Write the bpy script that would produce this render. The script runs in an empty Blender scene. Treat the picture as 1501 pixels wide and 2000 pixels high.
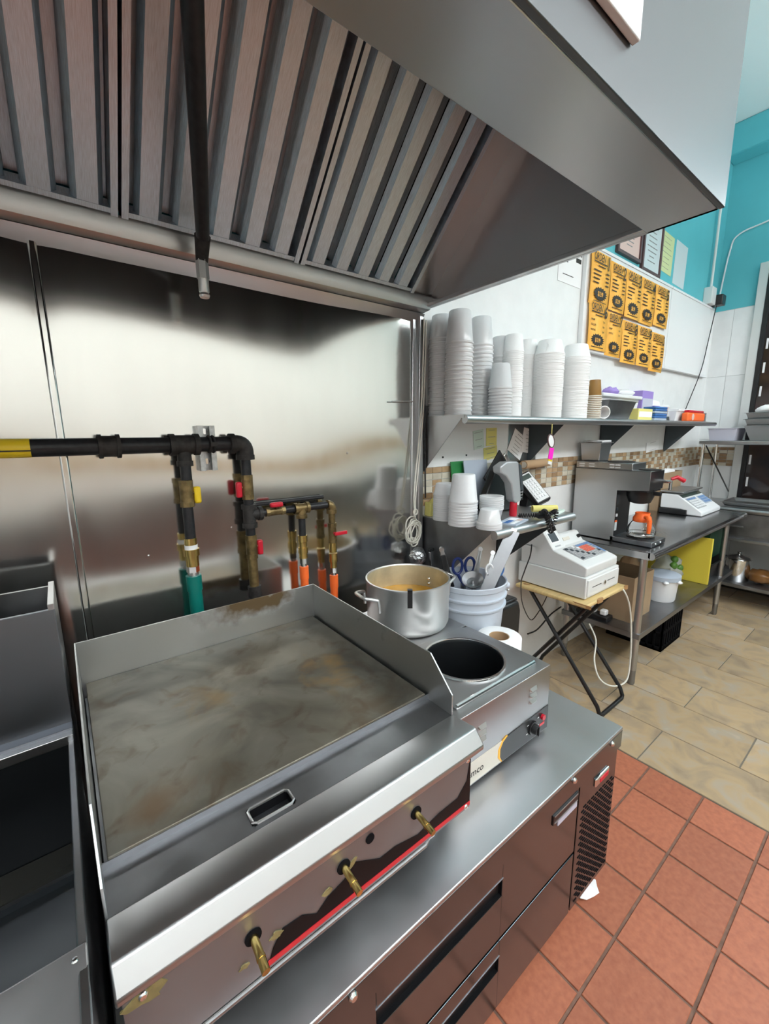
import bpy, bmesh, math, random
import numpy as np
from mathutils import Vector, Matrix
random.seed(7)
scn = bpy.context.scene
COL = scn.collection
PI = math.pi
# ------------------------------------------------------------------ camera
W, H, F = 1501, 2000, 817.86
YAW, PITCH, ROLL = 0.657563, 0.183824, -0.010323
CAM = np.array([0.0, 0.0, 1.55])
_f = np.array([math.sin(YAW)*math.cos(PITCH), math.cos(YAW)*math.cos(PITCH), -math.sin(PITCH)])
_r = np.array([math.cos(YAW), -math.sin(YAW), 0.0]); _u = np.cross(_r, _f)
_r2 = math.cos(ROLL)*_r + math.sin(ROLL)*_u; _u2 = -math.sin(ROLL)*_r + math.cos(ROLL)*_u
cd = bpy.data.cameras.new('camera'); cam = bpy.data.objects.new('camera', cd); COL.objects.link(cam)
cd.sensor_fit = 'HORIZONTAL'; cd.sensor_width = 36.0; cd.lens = 36.0*F/W; cd.clip_start = 0.01
mw = Matrix.Identity(4)
for i in range(3):
    mw[i][0] = _r2[i]; mw[i][1] = _u2[i]; mw[i][2] = -_f[i]; mw[i][3] = CAM[i]
cam.matrix_world = mw
scn.camera = cam
# ------------------------------------------------------------------ world, exposure
wd = bpy.data.worlds.new('world'); scn.world = wd; wd.use_nodes = True
wd.node_tree.nodes['Background'].inputs[0].default_value = (0.8, 0.88, 1.0, 1)
wd.node_tree.nodes['Background'].inputs[1].default_value = 0.25
vs = scn.view_settings
vs.view_transform = 'Standard'; vs.look = 'None'; vs.gamma = 1.0; vs.use_curve_mapping = False
vs.exposure = 0.0
LAMP = 25.0            # radiance of the added lights' diffusers
# ------------------------------------------------------------------ helpers
def P(px, py, x=None, y=None, z=None):
    d = (px-W/2)/F*_r2 - (py-H/2)/F*_u2 + _f
    if x is not None: t = (x-CAM[0])/d[0]
    elif y is not None: t = (y-CAM[1])/d[1]
    else: t = (z-CAM[2])/d[2]
    return CAM + t*d

MATS = {}
def mat(name, col, metal=0.0, rough=0.5, noise=0.0, nscale=8.0, stretch=(1,1,1), bump=0.0, bscale=None,
        rvar=0.0, col2=None, spec=0.5, trans=0.0, emis=None, estr=0.0, ior=1.45, coat=0.0, detail=4.0):
    m = bpy.data.materials.new(name); m.use_nodes = True
    nt = m.node_tree; b = nt.nodes['Principled BSDF']
    b.inputs['Base Color'].default_value = (*col, 1); b.inputs['Metallic'].default_value = metal
    b.inputs['Roughness'].default_value = rough; b.inputs['Specular IOR Level'].default_value = spec
    b.inputs['Transmission Weight'].default_value = trans; b.inputs['IOR'].default_value = ior
    b.inputs['Coat Weight'].default_value = coat
    if emis: b.inputs['Emission Color'].default_value = (*emis, 1); b.inputs['Emission Strength'].default_value = estr
    if noise or bump or rvar or col2:
        tc = nt.nodes.new('ShaderNodeTexCoord'); mp = nt.nodes.new('ShaderNodeMapping')
        mp.inputs['Scale'].default_value = stretch
        nt.links.new(tc.outputs['Object'], mp.inputs['Vector'])
        n = nt.nodes.new('ShaderNodeTexNoise'); n.inputs['Scale'].default_value = nscale; n.inputs['Detail'].default_value = detail
        nt.links.new(mp.outputs[0], n.inputs['Vector'])
        if noise or col2:
            rp = nt.nodes.new('ShaderNodeValToRGB')
            c2 = col2 if col2 else tuple(max(0, c*(1-noise)) for c in col)
            rp.color_ramp.elements[0].color = (*c2, 1); rp.color_ramp.elements[0].position = 0.35
            rp.color_ramp.elements[1].color = (*col, 1); rp.color_ramp.elements[1].position = 0.65
            nt.links.new(n.outputs[0], rp.inputs[0]); nt.links.new(rp.outputs[0], b.inputs['Base Color'])
        if rvar:
            mr = nt.nodes.new('ShaderNodeMapRange'); mr.inputs['From Min'].default_value = 0.3; mr.inputs['From Max'].default_value = 0.7
            mr.inputs['To Min'].default_value = max(0.02, rough-rvar); mr.inputs['To Max'].default_value = min(1, rough+rvar)
            nt.links.new(n.outputs[0], mr.inputs[0]); nt.links.new(mr.outputs[0], b.inputs['Roughness'])
        if bump:
            n2 = n
            if bscale:
                n2 = nt.nodes.new('ShaderNodeTexNoise'); n2.inputs['Scale'].default_value = bscale; n2.inputs['Detail'].default_value = 3
                nt.links.new(mp.outputs[0], n2.inputs['Vector'])
            bp = nt.nodes.new('ShaderNodeBump'); bp.inputs['Strength'].default_value = bump; bp.inputs['Distance'].default_value = 0.01
            nt.links.new(n2.outputs[0], bp.inputs['Height']); nt.links.new(bp.outputs[0], b.inputs['Normal'])
    MATS[name] = m
    return m

class B:
    """collects shapes in world coordinates; build() links them as ONE mesh object"""
    def __init__(s): s.v = []; s.f = []
    def add(s, vs_, fs_):
        o = len(s.v); s.v += [tuple(map(float, v)) for v in vs_]; s.f += [tuple(i+o for i in f) for f in fs_]; return s
    def box(s, x0, x1, y0, y1, z0, z1):
        x0, x1 = min(x0, x1), max(x0, x1); y0, y1 = min(y0, y1), max(y0, y1); z0, z1 = min(z0, z1), max(z0, z1)
        return s.add([(x0,y0,z0),(x1,y0,z0),(x1,y1,z0),(x0,y1,z0),(x0,y0,z1),(x1,y0,z1),(x1,y1,z1),(x0,y1,z1)],
                     [(0,3,2,1),(4,5,6,7),(0,1,5,4),(1,2,6,5),(2,3,7,6),(3,0,4,7)])
    def obox(s, c, ax, ay, az, hx, hy, hz):
        """oriented box: centre, three axis vectors, half sizes"""
        c = Vector(c); ax = Vector(ax).normalized(); ay = Vector(ay).normalized(); az = Vector(az).normalized()
        vs_ = []
        for k in (-1, 1):
            for (i, j) in ((-1,-1),(1,-1),(1,1),(-1,1)):
                vs_.append(c + ax*hx*i + ay*hy*j + az*hz*k)
        return s.add(vs_, [(0,3,2,1),(4,5,6,7),(0,1,5,4),(1,2,6,5),(2,3,7,6),(3,0,4,7)])
    def prism(s, poly, axis, a, b):
        """poly: 2-D outline; axis 'x': (y,z), 'y': (x,z), 'z': (x,y)"""
        n = len(poly)
        def mk(p, t):
            return {'x': (t, p[0], p[1]), 'y': (p[0], t, p[1]), 'z': (p[0], p[1], t)}[axis]
        vs_ = [mk(p, a) for p in poly] + [mk(p, b) for p in poly]
        fs_ = [tuple(range(n))[::-1], tuple(range(n, 2*n))] + [(i, (i+1) % n, n+(i+1) % n, n+i) for i in range(n)]
        return s.add(vs_, fs_)
    def cyl(s, p0, p1, r0, r1=None, n=16, caps=True):
        p0 = Vector(p0); p1 = Vector(p1); r1 = r0 if r1 is None else r1
        d = (p1-p0).normalized(); a = d.orthogonal().normalized(); b = d.cross(a)
        vs_ = []
        for p, r in ((p0, r0), (p1, r1)):
            for i in range(n):
                t = 2*PI*i/n; vs_.append(p + a*r*math.cos(t) + b*r*math.sin(t))
        fs_ = [(i, (i+1) % n, n+(i+1) % n, n+i) for i in range(n)]
        if caps: fs_ += [tuple(range(n))[::-1], tuple(range(n, 2*n))]
        return s.add(vs_, fs_)
    def lathe(s, prof, c=(0,0,0), n=24, close=False, axis=None):
        """prof: (r, z) list around an axis through c (default z)"""
        c = Vector(c)
        if axis is None: a, b, d = Vector((1,0,0)), Vector((0,1,0)), Vector((0,0,1))
        else:
            d = Vector(axis).normalized(); a = d.orthogonal().normalized(); b = d.cross(a)
        vs_ = []; m = len(prof)
        for r, z in prof:
            for i in range(n):
                t = 2*PI*i/n; vs_.append(c + a*r*math.cos(t) + b*r*math.sin(t) + d*z)
        fs_ = []
        for k in range(m if close else m-1):
            k2 = (k+1) % m
            for i in range(n):
                fs_.append((k*n+i, k*n+(i+1) % n, k2*n+(i+1) % n, k2*n+i))
        return s.add(vs_, fs_)
    def tube(s, pts, r, n=10, closed=False):
        pts = [Vector(p) for p in pts]; m = len(pts); vs_ = []; a = None
        for i, p in enumerate(pts):
            if closed: d = (pts[(i+1) % m]-pts[i-1])
            else: d = pts[min(i+1, m-1)]-pts[max(i-1, 0)]
            d.normalize()
            if a is None: a = d.orthogonal().normalized()
            a = (a - d*a.dot(d))
            if a.length < 1e-6: a = d.orthogonal()
            a.normalize(); b = d.cross(a)
            rr = r[i] if isinstance(r, (list, tuple)) else r
            for k in range(n):
                t = 2*PI*k/n; vs_.append(p + a*rr*math.cos(t) + b*rr*math.sin(t))
        fs_ = []
        for i in range(m if closed else m-1):
            j = (i+1) % m
            for k in range(n): fs_.append((i*n+k, i*n+(k+1) % n, j*n+(k+1) % n, j*n+k))
        if not closed: fs_ += [tuple(range(n))[::-1], tuple((m-1)*n+k for k in range(n))]
        return s.add(vs_, fs_)
    def sphere(s, c, rx, ry=None, rz=None, n=12, m=8):
        ry = rx if ry is None else ry; rz = rx if rz is None else rz
        c = Vector(c); vs_ = []
        for j in range(m+1):
            ph = -PI/2 + PI*j/m; ph = max(-PI/2+0.02, min(PI/2-0.02, ph))
            for i in range(n):
                t = 2*PI*i/n
                vs_.append((c[0]+rx*math.cos(ph)*math.cos(t), c[1]+ry*math.cos(ph)*math.sin(t), c[2]+rz*math.sin(ph)))
        fs_ = [(j*n+i, j*n+(i+1) % n, (j+1)*n+(i+1) % n, (j+1)*n+i) for j in range(m) for i in range(n)]
        fs_ += [tuple(range(n))[::-1], tuple(m*n+i for i in range(n))]
        return s.add(vs_, fs_)
    def text(s, body, size, org, ax=(1,0,0), ay=(0,0,1), align='LEFT', sx=1.0, bold=0.0):
        cu = bpy.data.curves.new('lettering', 'FONT'); cu.body = body; cu.size = size; cu.align_x = align; cu.resolution_u = 2
        cu.offset = bold
        ob = bpy.data.objects.new('lettering', cu); COL.objects.link(ob)
        dg = bpy.context.evaluated_depsgraph_get(); me = bpy.data.meshes.new_from_object(ob.evaluated_get(dg))
        org = Vector(org); ax = Vector(ax); ay = Vector(ay)
        s.add([org + ax*v.co.x*sx + ay*v.co.y for v in me.vertices], [tuple(p.vertices) for p in me.polygons])
        bpy.data.objects.remove(ob); bpy.data.curves.remove(cu); bpy.data.meshes.remove(me)
        return s
    def build(s, name, material, parent=None, org=None, bevel=0.0, smooth=True, angle=35, segs=2, kind=None, label=None):
        o0 = Vector(parent['_org']) if (parent is not None and '_org' in parent) else Vector(org if org is not None else (0,0,0))
        me = bpy.data.meshes.new(name)
        me.from_pydata([tuple(Vector(v)-o0) for v in s.v], [], s.f)
        bm = bmesh.new(); bm.from_mesh(me)
        bmesh.ops.recalc_face_normals(bm, faces=bm.faces[:]); bm.to_mesh(me); bm.free()
        if smooth:
            for p in me.polygons: p.use_smooth = True
            me.set_sharp_from_angle(angle=math.radians(angle))
        me.materials.append(MATS[material] if isinstance(material, str) else material)
        ob = bpy.data.objects.new(name, me); COL.objects.link(ob)
        if parent is not None: ob.parent = parent
        else: ob.location = o0
        ob['_org'] = tuple(o0)
        if bevel:
            md = ob.modifiers.new('bevel', 'BEVEL'); md.width = bevel; md.segments = segs; md.limit_method = 'ANGLE'; md.angle_limit = math.radians(40)
        if kind: ob['kind'] = kind
        if label: ob['label'] = label
        return ob
def tag(o, label, cat, group=None):
    o['label'] = label; o['category'] = cat
    if group: o['group'] = group
    return o
def thing(name, label, cat, org, group=None):
    o = bpy.data.objects.new(name, None); COL.objects.link(o); o.location = org; o['_org'] = tuple(map(float, org)); o.empty_display_size = 0.05
    return tag(o, label, cat, group)
def clone(o, loc, parent=None, label=None, group=None, rot=None, scale=None):
    c = o.copy(); COL.objects.link(c); c.location = loc
    if rot is not None: c.rotation_euler = rot
    if scale is not None: c.scale = scale
    if parent is not None: c.parent = parent
    if label: c['label'] = label
    if group: c['group'] = group
    for ch in o.children:
        k = ch.copy(); COL.objects.link(k); k.parent = c
        for g in ch.children:
            d = g.copy(); COL.objects.link(d); d.parent = k
    return c
def struct(o): o['kind'] = 'structure'; return o
def ring(c, r, n, ax=(1,0,0), ay=(0,1,0)):
    c = Vector(c); ax = Vector(ax); ay = Vector(ay)
    return [c + ax*r*math.cos(2*PI*i/n) + ay*r*math.sin(2*PI*i/n) for i in range(n)]
def arc(c, r, a0, a1, n, ax, ay):
    c = Vector(c); ax = Vector(ax); ay = Vector(ay)
    return [c + ax*r*math.cos(a0+(a1-a0)*i/n) + ay*r*math.sin(a0+(a1-a0)*i/n) for i in range(n+1)]
def spline(pts, k=6):
    pts = [Vector(p) for p in pts]; q = [pts[0]]+pts+[pts[-1]]; out = []
    for i in range(1, len(q)-2):
        for j in range(k):
            t = j/k; a, b, c, d = q[i-1], q[i], q[i+1], q[i+2]
            out.append(0.5*((2*b)+(c-a)*t+(2*a-5*b+4*c-d)*t*t+(3*b-a-3*c+d)*t**3))
    out.append(pts[-1]); return out
# ------------------------------------------------------------------ materials
mat('steel', (0.50,0.50,0.505), 1, 0.34, rvar=0.03, nscale=3, noise=0.05)
mat('steel_wall', (0.72,0.715,0.69), 1, 0.135, rvar=0.015, nscale=5, stretch=(3,1,0.4), noise=0.04)
mat('steel_warmer', (0.33,0.33,0.335), 1, 0.30, rvar=0.03, nscale=3, noise=0.05)
mat('steel_table', (0.42,0.42,0.43), 1, 0.22, rvar=0.06, nscale=4, noise=0.1)
mat('steel_fryer', (0.20,0.21,0.23), 1, 0.34, rvar=0.04, nscale=3, noise=0.1)
mat('steel_top', (0.58,0.58,0.59), 1, 0.42, rvar=0.07, nscale=5, noise=0.10)
mat('steel_dark', (0.33,0.335,0.35), 1, 0.38, rvar=0.08, nscale=12, noise=0.2)
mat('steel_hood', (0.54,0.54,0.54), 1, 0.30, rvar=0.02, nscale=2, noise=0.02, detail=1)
mat('steel_hood_dimmed', (0.12,0.12,0.122), 1, 0.34, rvar=0.02, nscale=2, noise=0.03, detail=1)  # same hood steel, coloured darker to offset bright reflections on the front panel
mat('steel_baffle', (0.64,0.74,0.82), 1, 0.46, rvar=0.06, nscale=40, stretch=(30,1,1), noise=0.28)
mat('steel_door', (0.17,0.195,0.215), 1, 0.20, rvar=0.02, nscale=3)
mat('steel_panel', (0.34,0.375,0.40), 1, 0.5, rvar=0.05, nscale=5, noise=0.1)
mat('chrome', (0.82,0.82,0.82), 1, 0.12)
mat('aluminium', (0.70,0.695,0.68), 1, 0.44, rvar=0.05, nscale=9, noise=0.10)
mat('foil', (0.75,0.77,0.80), 1, 0.28, bump=0.9, bscale=60, noise=0.3, nscale=30)
mat('zinc', (0.58,0.60,0.61), 1, 0.42, noise=0.25, nscale=60)
mat('iron', (0.025,0.025,0.028), 0.2, 0.42, noise=0.4, nscale=60)
mat('iron_fitting', (0.045,0.04,0.038), 0.3, 0.6, noise=0.4, nscale=50, col2=(0.02,0.018,0.017))
mat('brass', (0.82,0.58,0.20), 1, 0.24, noise=0.25, nscale=30)
mat('brass_old', (0.28,0.20,0.09), 0.8, 0.45, noise=0.5, nscale=40)
mat('black', (0.012,0.012,0.013), 0, 0.35)
mat('black_matte', (0.006,0.006,0.007), 0, 0.8, spec=0.1)
mat('black_gloss', (0.006,0.006,0.007), 0, 0.2, spec=0.15)
mat('white_plastic', (0.80,0.81,0.82), 0, 0.38)
mat('white_paper', (0.86,0.86,0.86), 0, 0.8)
mat('grey_plastic', (0.72,0.73,0.72), 0, 0.42)
mat('scanner_grey', (0.42,0.43,0.44), 0.3, 0.35)
mat('key_grey', (0.40,0.41,0.42), 0, 0.5)
mat('key_red', (0.75,0.16,0.10), 0, 0.5)
mat('key_blue', (0.16,0.28,0.50), 0, 0.5)
mat('red', (0.55,0.012,0.03), 0, 0.35)
mat('red_label', (0.60,0.02,0.03), 0, 0.3)
mat('yellow', (0.80,0.55,0.02), 0, 0.4)
mat('yellow_board', (0.72,0.58,0.06), 0, 0.5)
mat('yellow_note', (0.75,0.68,0.22), 0, 0.8)
mat('green_note', (0.62,0.74,0.66), 0, 0.8)
mat('orange', (0.95,0.16,0.03), 0, 0.4)
mat('green_hose', (0.0,0.16,0.13), 0, 0.4)
mat('green', (0.02,0.20,0.05), 0, 0.5)
mat('dark_green', (0.005,0.05,0.025), 0, 0.5)
mat('purple', (0.35,0.25,0.62), 0, 0.5)
mat('blue', (0.05,0.16,0.42), 0, 0.45)
mat('navy', (0.015,0.03,0.14), 0, 0.4)
mat('slate', (0.06,0.075,0.085), 0.3, 0.5)
mat('bluegrey', (0.42,0.48,0.56), 0, 0.6)
mat('lavender', (0.55,0.56,0.66), 0, 0.5)
mat('pink', (0.95,0.02,0.55), 0, 0.5)
mat('bucket', (0.52,0.57,0.64), 0, 0.45, noise=0.06, nscale=6)
mat('card', (0.36,0.25,0.15), 0, 0.8, noise=0.1)
mat('brown_print', (0.30,0.16,0.04), 0, 0.35)
mat('beige_rim', (0.66,0.62,0.54), 0, 0.6)
mat('wood', (0.72,0.53,0.24), 0, 0.45, noise=0.15, nscale=6, stretch=(1,12,1))
mat('wood_core', (0.40,0.22,0.09), 0, 0.7)
mat('soup', (0.62,0.30,0.02), 0, 0.12, noise=0.3, nscale=12)
mat('pot_inner', (0.75,0.68,0.48), 0.6, 0.42, noise=0.35, nscale=9)
mat('cup', (0.86,0.87,0.88), 0, 0.35)
mat('foam', (0.88,0.88,0.87), 0, 0.7, bump=0.15, bscale=200)
mat('glass', (1,1,1), 0, 0.02, trans=1.0, ior=1.3)
mat('tank', (0.05,0.055,0.06), 0.9, 0.35)
mat('oil', (0.02,0.018,0.012), 0, 0.15)
mat('vinyl', (0.01,0.012,0.014), 0, 0.1)
mat('cable', (0.72,0.70,0.62), 0, 0.45)
mat('lamp', (1,1,1), 0, 0.4, emis=(0.93,0.97,1.0), estr=LAMP)
mat('lamp_up', (1,1,1), 0, 0.4, emis=(0.93,0.97,1.0), estr=LAMP*0.6)  # upward glow added to brighten the ceiling
mat('kraft', (0.45,0.30,0.17), 0, 0.8)
mat('amber', (0.22,0.10,0.03), 0, 0.3)
mat('leaf', (0.08,0.20,0.03), 0, 0.4)
mat('bag', (0.62,0.64,0.58), 0, 0.25, trans=0.5)
mat('orange_paper', (1.0,0.50,0.07), 0, 0.55)
mat('ink', (0.02,0.015,0.01), 0, 0.6)
mat('frame_wood', (0.10,0.05,0.05), 0, 0.4)
mat('cert_pink', (0.68,0.50,0.45), 0, 0.5)
mat('cert_grey', (0.60,0.68,0.70), 0, 0.5)
mat('cert_green', (0.62,0.70,0.36), 0, 0.6)
mat('ink_soft', (0.25,0.25,0.25), 0, 0.6)
mat('display', (0.05,0.07,0.06), 0, 0.15)
mat('window_dark', (0.012,0.013,0.015), 0, 0.06, noise=0.3, nscale=3, col2=(0.05,0.03,0.025))
mat('alu_frame', (0.62,0.64,0.63), 0.3, 0.4)
def tile_mat(name, ramp, nscale, rough, spread, bump=0.0, stretch=(1,1,1), detail=6, dist=0.0):
    m = bpy.data.materials.new(name); m.use_nodes = True; nt = m.node_tree; b = nt.nodes['Principled BSDF']
    oi = nt.nodes.new('ShaderNodeObjectInfo'); tc = nt.nodes.new('ShaderNodeTexCoord'); mp = nt.nodes.new('ShaderNodeMapping')
    mp.inputs['Scale'].default_value = stretch
    ge = nt.nodes.new('ShaderNodeNewGeometry')
    ad = nt.nodes.new('ShaderNodeVectorMath'); ad.operation = 'MULTIPLY_ADD'
    ad.inputs[1].default_value = (1,1,1)
    cm = nt.nodes.new('ShaderNodeCombineXYZ'); mu = nt.nodes.new('ShaderNodeMath'); mu.operation = 'MULTIPLY'; mu.inputs[1].default_value = 37.0
    nt.links.new(oi.outputs['Random'], mu.inputs[0])
    for k in range(3): nt.links.new(mu.outputs[0], cm.inputs[k])
    nt.links.new(tc.outputs['Object'], mp.inputs['Vector']); nt.links.new(mp.outputs[0], ad.inputs[0]); nt.links.new(cm.outputs[0], ad.inputs[2])
    n = nt.nodes.new('ShaderNodeTexNoise'); n.inputs['Scale'].default_value = nscale; n.inputs['Detail'].default_value = detail
    n.inputs['Distortion'].default_value = dist
    nt.links.new(ad.outputs[0], n.inputs['Vector'])
    rp = nt.nodes.new('ShaderNodeValToRGB'); el = rp.color_ramp.elements
    el[0].position = ramp[0][0]; el[0].color = (*ramp[0][1], 1); el[1].position = ramp[-1][0]; el[1].color = (*ramp[-1][1], 1)
    for pos, c in ramp[1:-1]:
        e = el.new(pos); e.color = (*c, 1)
    nt.links.new(n.outputs[0], rp.inputs[0])
    hs = nt.nodes.new('ShaderNodeHueSaturation'); mr = nt.nodes.new('ShaderNodeMapRange')
    mr.inputs['To Min'].default_value = 1-spread; mr.inputs['To Max'].default_value = 1+spread
    nt.links.new(oi.outputs['Random'], mr.inputs[0]); nt.links.new(mr.outputs[0], hs.inputs['Value']); nt.links.new(rp.outputs[0], hs.inputs['Color'])
    nt.links.new(hs.outputs[0], b.inputs['Base Color']); b.inputs['Roughness'].default_value = rough
    if bump:
        bp = nt.nodes.new('ShaderNodeBump'); bp.inputs['Strength'].default_value = bump; bp.inputs['Distance'].default_value = 0.004
        nt.links.new(n.outputs[0], bp.inputs['Height']); nt.links.new(bp.outputs[0], b.inputs['Normal'])
    MATS[name] = m; return m
tile_mat('quarry', [(0.3,(0.34,0.105,0.055)),(0.7,(0.43,0.145,0.075))], 60, 0.5, 0.10, 0.25)
tile_mat('slate_tile', [(0.22,(0.24,0.17,0.11)),(0.40,(0.35,0.265,0.175)),(0.52,(0.43,0.31,0.18)),(0.66,(0.39,0.33,0.26)),(0.8,(0.50,0.41,0.30))], 7, 0.32, 0.12, 0.25, (1,1,1), 12, 0.7)
tile_mat('mosaic_cream', [(0.3,(0.50,0.46,0.36)),(0.7,(0.60,0.56,0.46))], 20, 0.25, 0.12)
tile_mat('mosaic_tan', [(0.3,(0.36,0.24,0.13)),(0.7,(0.46,0.32,0.19))], 20, 0.25, 0.15)
tile_mat('mosaic_brown', [(0.3,(0.24,0.15,0.08)),(0.7,(0.34,0.22,0.12))], 20, 0.25, 0.15)
tile_mat('white_tile', [(0.3,(0.72,0.74,0.74)),(0.7,(0.78,0.80,0.80))], 8, 0.2, 0.02)
mat('grout_red', (0.22,0.125,0.09), 0, 0.85, noise=0.3, nscale=30)
mat('grout_beige', (0.17,0.15,0.12), 0, 0.85)
mat('grout_white', (0.55,0.56,0.56), 0, 0.8)
mat('wall_white', (0.80,0.81,0.80), 0, 0.45, bump=0.25, bscale=18, noise=0.04, nscale=10)
mat('frp_white', (0.82,0.83,0.83), 0, 0.3, bump=0.08, bscale=60)
mat('wall_blue', (0.115,0.50,0.56), 0, 0.55, noise=0.04, nscale=4)
mat('ceiling_white', (0.74,0.80,0.80), 0, 0.7)
# griddle plate: seasoned carbon steel with burnt patches of its own
def plate_mat():
    m = bpy.data.materials.new('griddle_plate'); m.use_nodes = True; nt = m.node_tree; b = nt.nodes['Principled BSDF']
    tc = nt.nodes.new('ShaderNodeTexCoord')
    def noise(sc, det, dist=0.0, off=(0,0,0)):
        mp = nt.nodes.new('ShaderNodeMapping'); mp.inputs['Location'].default_value = off
        nt.links.new(tc.outputs['Object'], mp.inputs['Vector'])
        n = nt.nodes.new('ShaderNodeTexNoise'); n.inputs['Scale'].default_value = sc; n.inputs['Detail'].default_value = det; n.inputs['Distortion'].default_value = dist
        nt.links.new(mp.outputs[0], n.inputs['Vector']); return n.outputs[0]
    def ramp(src, a, ca, b_, cb):
        r = nt.nodes.new('ShaderNodeValToRGB'); r.color_ramp.elements[0].position = a; r.color_ramp.elements[0].color = (*ca, 1)
        r.color_ramp.elements[1].position = b_; r.color_ramp.elements[1].color = (*cb, 1); nt.links.new(src, r.inputs[0]); return r.outputs[0]
    def mix(f, a, c):
        x = nt.nodes.new('ShaderNodeMix'); x.data_type = 'RGBA'; nt.links.new(f, x.inputs[0]); nt.links.new(a, x.inputs[6])
        if hasattr(c, 'is_linked') or hasattr(c, 'node'): nt.links.new(c, x.inputs[7])
        else: x.inputs[7].default_value = (*c, 1)
        return x.outputs[2]
    def spot(cx, cy, rad, src):
        mp = nt.nodes.new('ShaderNodeMapping'); mp.inputs['Location'].default_value = (-cx/rad, -cy/rad, 0); mp.inputs['Scale'].default_value = (1/rad, 1/rad, 0)
        nt.links.new(tc.outputs['Object'], mp.inputs['Vector'])
        ln = nt.nodes.new('ShaderNodeVectorMath'); ln.operation = 'LENGTH'; nt.links.new(mp.outputs[0], ln.inputs[0])
        mm = nt.nodes.new('ShaderNodeMath'); mm.operation = 'MULTIPLY_ADD'; mm.inputs[1].default_value = -2.4; nt.links.new(src, mm.inputs[0]); nt.links.new(ln.outputs['Value'], mm.inputs[2])
        r = nt.nodes.new('ShaderNodeMapRange'); r.inputs['From Min'].default_value = -0.45; r.inputs['From Max'].default_value = -1.25; r.inputs['To Max'].default_value = 0.75
        nt.links.new(mm.outputs[0], r.inputs[0]); return r.outputs[0]
    n1 = noise(5, 8, 1.0); n2 = noise(14, 8, 0.6, (3,1,0)); n3 = noise(2.2, 5, 0.5, (1,7,0)); n4 = noise(9, 6, 1.5, (9,2,3))
    c = ramp(n1, 0.34, (0.115,0.108,0.09), 0.66, (0.265,0.25,0.21))
    c = mix(ramp(n3, 0.45, (0,0,0), 0.68, (0.7,0.7,0.7)), c, (0.19,0.155,0.10))
    c = mix(ramp(n2, 0.54, (0,0,0), 0.70, (0.75,0.75,0.75)), c, (0.12,0.085,0.055))
    c = mix(spot(0.222, 0.03, 0.12, n4), c, (0.30,0.18,0.055))
    c = mix(spot(-0.09, 0.11, 0.10, n4), c, (0.22,0.15,0.07))
    c = mix(spot(0.22, -0.17, 0.13, n4), c, (0.12,0.085,0.05))
    c = mix(spot(-0.26, -0.16, 0.10, n4), c, (0.16,0.10,0.055))
    nt.links.new(c, b.inputs['Base Color'])
    b.inputs['Metallic'].default_value = 0.75
    rr = nt.nodes.new('ShaderNodeMapRange'); rr.inputs['To Min'].default_value = 0.38; rr.inputs['To Max'].default_value = 0.6
    nt.links.new(n1, rr.inputs[0]); nt.links.new(rr.outputs[0], b.inputs['Roughness'])
    MATS['griddle_plate'] = m
plate_mat()
def splash_mat():
    m = mat('griddle_splash', (0.50,0.51,0.51), 1, 0.42, rvar=0.05, nscale=8)
    nt = m.node_tree; b = nt.nodes['Principled BSDF']
    tc = nt.nodes.new('ShaderNodeTexCoord'); mp = nt.nodes.new('ShaderNodeMapping')
    mp.inputs['Location'].default_value = (-0.13/0.17, 0, -0.395/0.05); mp.inputs['Scale'].default_value = (1/0.17, 0, 1/0.05)
    nt.links.new(tc.outputs['Object'], mp.inputs['Vector'])
    ln = nt.nodes.new('ShaderNodeVectorMath'); ln.operation = 'LENGTH'; nt.links.new(mp.outputs[0], ln.inputs[0])
    n = nt.nodes.new('ShaderNodeTexNoise'); n.inputs['Scale'].default_value = 16; n.inputs['Detail'].default_value = 8; nt.links.new(tc.outputs['Object'], n.inputs['Vector'])
    mm = nt.nodes.new('ShaderNodeMath'); mm.operation = 'MULTIPLY_ADD'; mm.inputs[1].default_value = -2.2; nt.links.new(n.outputs[0], mm.inputs[0]); nt.links.new(ln.outputs['Value'], mm.inputs[2])
    r = nt.nodes.new('ShaderNodeMapRange'); r.inputs['From Min'].default_value = 0.0; r.inputs['From Max'].default_value = -0.7; nt.links.new(mm.outputs[0], r.inputs[0])
    x = nt.nodes.new('ShaderNodeMix'); x.data_type = 'RGBA'; nt.links.new(r.outputs[0], x.inputs[0])
    x.inputs[6].default_value = (0.50,0.51,0.51,1); x.inputs[7].default_value = (0.10,0.065,0.03,1)
    nt.links.new(x.outputs[2], b.inputs['Base Color'])
    iv = nt.nodes.new('ShaderNodeMath'); iv.operation = 'SUBTRACT'; iv.inputs[0].default_value = 1.0; nt.links.new(r.outputs[0], iv.inputs[1]); nt.links.new(iv.outputs[0], b.inputs['Metallic'])
splash_mat()
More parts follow.
